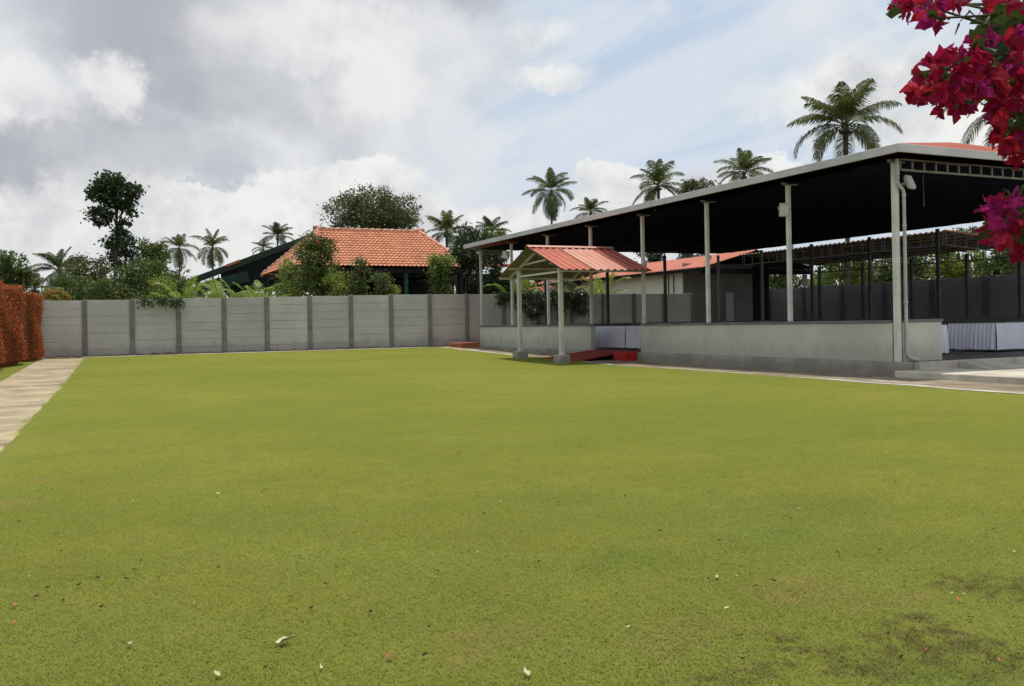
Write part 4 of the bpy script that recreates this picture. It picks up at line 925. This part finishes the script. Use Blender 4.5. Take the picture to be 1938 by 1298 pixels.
creeper(262, 566, 345, 580, 'light trailing creeper on the wall top left of the areca palms', 74, 40)
# far tree belt
rg = np.random.default_rng(77); Cn = []
for i in range(1500):
    a = YAW+rg.uniform(-.75, .8); d_ = rg.uniform(95, 125); h = 5.2+1.6*math.sin(a*9)+1.1*math.sin(a*23+1); Cn.append((d_*math.sin(a), d_*math.cos(a), .5+rg.uniform(0, 1)**.7*h))
V, Fq = leaves(spread(np.array(Cn), 22, .75, rg), .55, .4, rg); o = link_mesh('distant_wood', V, Fq, M['leafolive']); tag(o, 'belt of dull green trees along the horizon beyond the walls', 'trees', kind='stuff')
# ------------------------------------------------------------------ red hedge
def hedge(Y0, Y1, label, seed, ztop0, ztop1, thick=1.1):
    rg = np.random.default_rng(seed); X = lambda y: -2.72+(y-31.5)*.115
    t = root('hedge', (X((Y0+Y1)/2)-.5, (Y0+Y1)/2, .2), label, 'hedge', 'red leaved hedges')
    Ln = Y1-Y0; n = int(8000*Ln); y = rg.uniform(Y0, Y1, n); f_ = rg.uniform(0, 1, n); zt = ztop0+(ztop1-ztop0)*(y-Y0)/Ln+.05*np.sin(y*5)+.06*np.sin(y*2.2+1)
    zb = .16+np.zeros(n); z = zb+(zt-zb)*f_; bulge = .10*np.sin(y*1.9)+.08*np.sin(z*3+y*2)+.06*rg.standard_normal(n)
    rounding = -0.35*np.clip((z-zb)/(zt-zb)-.85, 0, 1)*4*.3-.25*(f_ < .08)
    side = rg.uniform(0, 1, n); depth = np.where(side < .62, rg.exponential(.07, n), rg.uniform(0, thick, n)); x = -2.72+(y-31.5)*.115+bulge+rounding-depth
    top = side > .82; z = np.where(top, zt-rg.exponential(.05, n), z)
    ends = rg.uniform(0, 1, n) < .10; y = np.where(ends, np.where(rg.uniform(0, 1, n) < .7, Y0+rg.exponential(.05, n), Y1-rg.exponential(.05, n)), y)
    P = np.stack([x, y, z], 1); V, Fq = leaves(P, .060, .036, rg, up=-.3)
    link_mesh('leaves', V, Fq, M['hedge'], t)
    n2 = n//7; P2 = P[rg.choice(n, n2)]+np.array([-.10, 0, 0]); V, Fq = leaves(P2, .08, .05, rg); link_mesh('inner_leaves', V, Fq, M['hedgegreen'], t)
    mb = MB(); yq = Y0+.3
    while yq < Y1: mb.tube([(X(yq)-.55, yq, .1), (X(yq)-.5, yq+.05, 1.2), (X(yq)-.6, yq, 2.3)], [.05, .035, .01], 6); yq += .5
    mb.build('stems', M['bark'], t)
    V = []; core = MB(); core.box(X(Y0)-thick*.9, X(Y0)-.32, Y0+.25, Y1-.25, .3, min(ztop0, ztop1)-.3); 
hedge(24.0, 35.2, 'long clipped red leaved hedge at the left edge beside the path', 81, 3.15, 2.74)
hedge(36.3, 38.5, 'short red leaved hedge piece in the corner against the panel wall', 82, 2.66, 2.60, .9)
# ------------------------------------------------------------------ bougainvillea in the foreground
def bractmat(name, c1, c2):
    m = leafmat(name, c1, c2, 9.0, .30, .6, spec=.15); t = NT(m.node_tree); p = m.node_tree.nodes['Principled BSDF']
    pos = t.new('ShaderNodeNewGeometry').outputs['Position']; b = t.new('ShaderNodeBump'); b.inputs['Distance'].default_value = .004
    v = t.new('ShaderNodeTexVoronoi', feature='DISTANCE_TO_EDGE'); v.inputs['Scale'].default_value = 190; t.l.new(pos, v.inputs['Vector'])
    hgt = t.math('ADD', t.math('MULTIPLY', t.smooth(v.outputs[0], 0, .12), .25), t.noise(pos, 70, 3).outputs[0])
    t.l.new(hgt, b.inputs['Height']); t.l.new(b.outputs[0], p.inputs['Normal']); return m
M['bract'] = bractmat('bract_crimson', (0.22, 0.005, 0.030), (0.31, 0.008, 0.045)); M['bractpink'] = bractmat('bract_magenta', (0.27, 0.010, 0.105), (0.34, 0.018, 0.15)); M['bractred'] = bractmat('bract_red', (0.33, 0.010, 0.024), (0.38, 0.02, 0.04))
M['bleaf'] = leafmat('bougainvillea_leaf', (0.022, 0.045, 0.016), (0.045, 0.075, 0.02), 6, .25, .4)
bv = root('bougainvillea', (2.6, 1.0, 0), 'crimson and magenta bougainvillea boughs hanging into the top right corner', 'bougainvillea')
def petal_grid(c, d, s_, L_, Wd, V, Fq, rg, cup=.35):
    """pointed, veined bract: 3 x 5 vertex sheet"""
    d = d.normalized(); sd_ = d.cross(s_).normalized(); nn = sd_.cross(d).normalized(); b = len(V)
    prof = [(0, .12), (.2, .7), (.42, 1.0), (.74, .52), (1.0, .02)]; tw = rg.uniform(-.25, .25)
    for (f_, wd_) in prof:
        for k in (-1, 0, 1):
            V.append(tuple(c+d*L_*f_+sd_*(k*Wd*.5*wd_)+nn*(cup*L_*(f_**2)*.5+abs(k)*Wd*.16*wd_+tw*k*Wd*.25*f_+rg.uniform(-.10, .10)*L_*(1 if f_ > .1 else 0))))
    for i in range(4):
        for k in range(2): q = b+i*3+k; Fq.append((q, q+1, q+4, q+3))
def rand_in(px, py, rx_, ry_, rg, Z0, Z1):
    while True:
        a, b = rg.uniform(-1, 1), rg.uniform(-1, 1)
        if a*a+b*b <= 1: break
    return at(px+a*rx_, py+b*ry_, rg.uniform(Z0, Z1))
rg = random.Random(5)
lobes = [ # px, py, rx, ry, n flowers, pink share
 (1745, 8, 55, 18, 16, .35), (1795, 2, 20, 12, 5, .3), (1700, 10, 12, 6, 2, .2), (1760, 35, 22, 14, 6, .5), (1895, 8, 36, 12, 11, .4),
 (1760, 150, 30, 22, 8, .1), (1800, 115, 50, 25, 15, .2), (1862, 78, 28, 26, 11, .8), (1730, 162, 10, 8, 2, 0), (1725, 140, 6, 6, 1, 0), (1810, 165, 55, 35, 28, .15), (1870, 140, 60, 45, 38, .3), (1915, 190, 45, 55, 36, .15), (1925, 110, 40, 50, 24, .2),
 (1905, 245, 30, 35, 14, .1), (1925, 285, 22, 30, 9, .15), (1800, 195, 35, 18, 10, .2), (1740, 180, 22, 14, 4, .05), (1945, 60, 30, 60, 16, .3),
 (1915, 400, 38, 32, 22, .75), (1905, 435, 40, 30, 20, .35), (1935, 460, 22, 28, 12, .1), (1880, 395, 14, 12, 4, .9), (1960, 430, 30, 50, 14, .3),
 (2010, 150, 70, 150, 60, .3), (2060, 380, 70, 110, 40, .3), (1990, 20, 60, 60, 24, .3), (2150, 250, 80, 200, 50, .3)]
lv, lf_ = [], []; tips = []; nfl = 0; rest = {k: ([], []) for k in ('bract', 'bractpink', 'bractred')}
for (px, py, rx_, ry_, n, pk) in lobes:
    cpt = at(px, py, 1.8); tips.append((cpt, rx_)); inside = px < 1945; n2 = int(n*1.6); rx_ *= .88; ry_ *= .88
    for i in range(n2):
        c = rand_in(px, py, rx_, ry_, rg, 1.55, 2.15); u_ = rg.random(); key = 'bractpink' if u_ < pk*.8 else ('bractred' if u_ < pk*.8+.25 else 'bract')
        ax = Vector((rg.gauss(-.1, 1), rg.gauss(-.2, 1), rg.gauss(-.25, .8))).normalized(); s0 = ax.orthogonal().normalized()
        own = inside and nfl < 100 and (i % 4 == 0); V, Fq = ([], []) if own else rest[key]
        for k in range(3):
            rot = Matrix.Rotation(k*2.094+rg.uniform(-.2, .2), 3, ax); dd = (rot @ s0)*.85+ax*.55
            petal_grid(c, dd, ax, rg.uniform(.021, .033), rg.uniform(.016, .025), V, Fq, rg)
        if own:
            nfl += 1; link_mesh('flower', V, Fq, M[key], bv, True)
    for i in range(int(n*.5)+1):
        c = rand_in(px+8, py-4, rx_, ry_, rg, 1.6, 2.2); d = Vector((rg.gauss(0, 1), rg.gauss(0, 1), rg.gauss(-.4, .6))); petal_grid(c, d, d.orthogonal(), rg.uniform(.024, .036), rg.uniform(.016, .024), lv, lf_, rg, .15)
for (px, py, rx_, ry_, n) in [(1890, 60, 35, 40, 30), (1935, 30, 30, 40, 26), (1895, 100, 30, 20, 10), (1800, 155, 14, 14, 8), (1770, 160, 12, 10, 4), (1878, 28, 14, 14, 6), (1925, 240, 18, 12, 8), (1785, 130, 8, 8, 3), (1708, 18, 5, 5, 1), (1885, 425, 16, 10, 6), (1930, 430, 14, 30, 8), (2020, 100, 70, 120, 60), (2080, 350, 80, 120, 60)]:
    for i in range(n):
        c = rand_in(px, py, rx_, ry_, rg, 1.62, 2.25); d = Vector((rg.gauss(0, 1), rg.gauss(0, 1), rg.gauss(-.4, .6))); petal_grid(c, d, d.orthogonal(), rg.uniform(.032, .05), rg.uniform(.022, .034), lv, lf_, rg, .15)
Vr, Fr, mi = [], [], []
for j, k in enumerate(rest):
    b = len(Vr); Vr += rest[k][0]; Fr += [tuple(b+q for q in f) for f in rest[k][1]]; mi += [j]*len(rest[k][1])
o = link_mesh('flowers', Vr, Fr, M['bract'], bv, True); o.data.materials.append(M['bractpink']); o.data.materials.append(M['bractred']); o.data.polygons.foreach_set('material_index', mi); o['kind'] = 'stuff'
link_mesh('leaves', lv, lf_, M['bleaf'], bv, True)
mb = MB(); hub = at(2150, 260, 2.0)
foot = Vector((2.6, 1.0, 0))
mb.tube([foot, foot.lerp(hub, .3)+Vector((.05, .03, 0)), foot.lerp(hub, .7), hub, hub+Vector((-.1, .1, .5))], [.05, .04, .033, .026, .012], 9)
for (c, r_) in tips:
    s0 = hub+Vector((0, 0, rg.uniform(-.15, .35))); mid = s0.lerp(c, .5)+Vector((0, 0, .05)); mb.tube([s0, mid, c], [.007, .0045, .002], 5)
    for k in range(5):
        f_ = rg.uniform(.6, 1); q = s0.lerp(c, f_); mb.tube([q, q+Vector((rg.uniform(-.02, .02), rg.uniform(-.03, .03), rg.uniform(-.03, .02)))], [.0025, .001], 4)
mb.build('branches', M['stem'], bv, True)
# ------------------------------------------------------------------ fallen leaves and petals on the lawn
M['dryleaf'] = mat('dry_leaf', (0.055, 0.040, 0.022), (0.03, 0.022, 0.014), 1.0, 20, spec=0.0); M['paleleaf'] = mat('pale_leaf', (0.50, 0.52, 0.30), (0.42, 0.40, 0.22), .7, 20); M['brownleaf'] = mat('brown_leaf', (0.28, 0.13, 0.06), (0.2, 0.09, 0.04), .8, 20)
M['petal'] = mat('petal', (0.6, 0.05, 0.12), (0.55, 0.04, 0.05), .6, 20)
def fallen(px, py, size, mt, label, group, seed, name='fallen_leaf', cat='leaf'):
    size *= .8 if seed > 99 else 1.0
    r_ = random.Random(seed); p = G(px, py); p.z = ground_z(p.y)+.034; V, Fq = [], []
    a = r_.uniform(0, 6.28) if seed != 1 else -YAW+.15
    petal_grid(Vector((-size*.5*math.cos(a), -size*.5*math.sin(a), 0)), Vector((math.cos(a), math.sin(a), .05)), Vector((.1*r_.gauss(0, 1), .1*r_.gauss(0, 1), 1)), size, size*r_.uniform(.35, .6), V, Fq, r_, .35)
    o = link_mesh(name, [tuple(v) for v in V], Fq, M[mt], smooth=True); o.location = p; return tag(o, label, cat, group)
fallen(541, 1230, .085, 'paleleaf', 'largest pale curled leaf lying on the lawn near the bottom edge', 'fallen leaves', 1)
fallen(907, 1056, .04, 'paleleaf', 'pale leaf lying alone in the middle of the near lawn', 'fallen leaves', 2)
fallen(737, 1259, .05, 'brownleaf', 'orange brown leaf right of the largest pale leaf', 'fallen leaves', 3)
fallen(28, 1158, .045, 'brownleaf', 'orange brown leaf near the left edge of the lawn', 'fallen leaves', 4)
fallen(412, 943, .05, 'paleleaf', 'small cream leaf in the left middle of the lawn', 'fallen leaves', 5)
fallen(246, 1234, .045, 'paleleaf', 'pale leaf in the left foreground of the lawn', 'fallen leaves', 6)
fallen(411, 1293, .045, 'paleleaf', 'pale leaf on the bottom edge, left one of two', 'fallen leaves', 7); fallen(997, 1291, .05, 'paleleaf', 'yellowish leaf on the bottom edge near the centre', 'fallen leaves', 8)
PL = [(342, 821), (344, 912), (252, 957), (55, 1103), (948, 958), (508, 982), (1065, 888), (1057, 836), (1357, 1104), (1394, 1102), (1376, 1165), (1743, 969), (1920, 1056), (1802, 1136), (1822, 1137), (1512, 972), (1189, 1202), (608, 1279), (368, 1155), (510, 1163)]
for i, (a, b) in enumerate(PL): fallen(a, b, rng.uniform(.025, .042), 'paleleaf', 'small pale leaf lying on the lawn', 'small pale fallen leaves', 100+i)
DL = [(905, 947), (828, 1093), (1363, 1033), (1666, 1052), (1341, 1108), (1120, 1164), (1864, 1105), (1471, 1224), (192, 1162), (67, 1143), (238, 943), (300, 1106), (458, 960), (550, 1143), (1183, 947), (812, 1202), (413, 1087), (35, 997), (71, 993), (186, 1106), (240, 1108), (650, 921), (756, 1019), (1458, 872), (1480, 945), (1557, 957), (1694, 920), (1888, 972), (1712, 1115), (1431, 1122), (1085, 919), (960, 884), (870, 863), (120, 1153), (90, 1125), (150, 1120), (495, 940), (560, 905), (590, 1165), (700, 1110), (255, 1090), (270, 1060), (1020, 1075), (1250, 1015), (1575, 850), (1240, 900), (700, 830), (820, 790), (1100, 850), (1400, 910)]
for i in range(60): DL.append((rng.uniform(40, 1900), 760+rng.random()**.8*520))
for i, (a, b) in enumerate(DL): fallen(a, b, rng.uniform(.02, .042), 'dryleaf', 'dark dry leaf scrap lying on the lawn', 'dark dry leaf scraps', 300+i)
for i, (a, b) in enumerate([(836, 866), (292, 1016), (28, 1192), (1814, 1148), (1752, 1246), (1890, 1266), (1785, 725)]): fallen(a, b, .024, 'petal', 'red petal fallen on the grass', 'fallen red petals', 500+i, 'fallen_petal', 'petal')
fallen(16, 792, .04, 'petal', 'pink petal lying on the concrete path at the left', 'fallen red petals', 600, 'fallen_petal', 'petal')
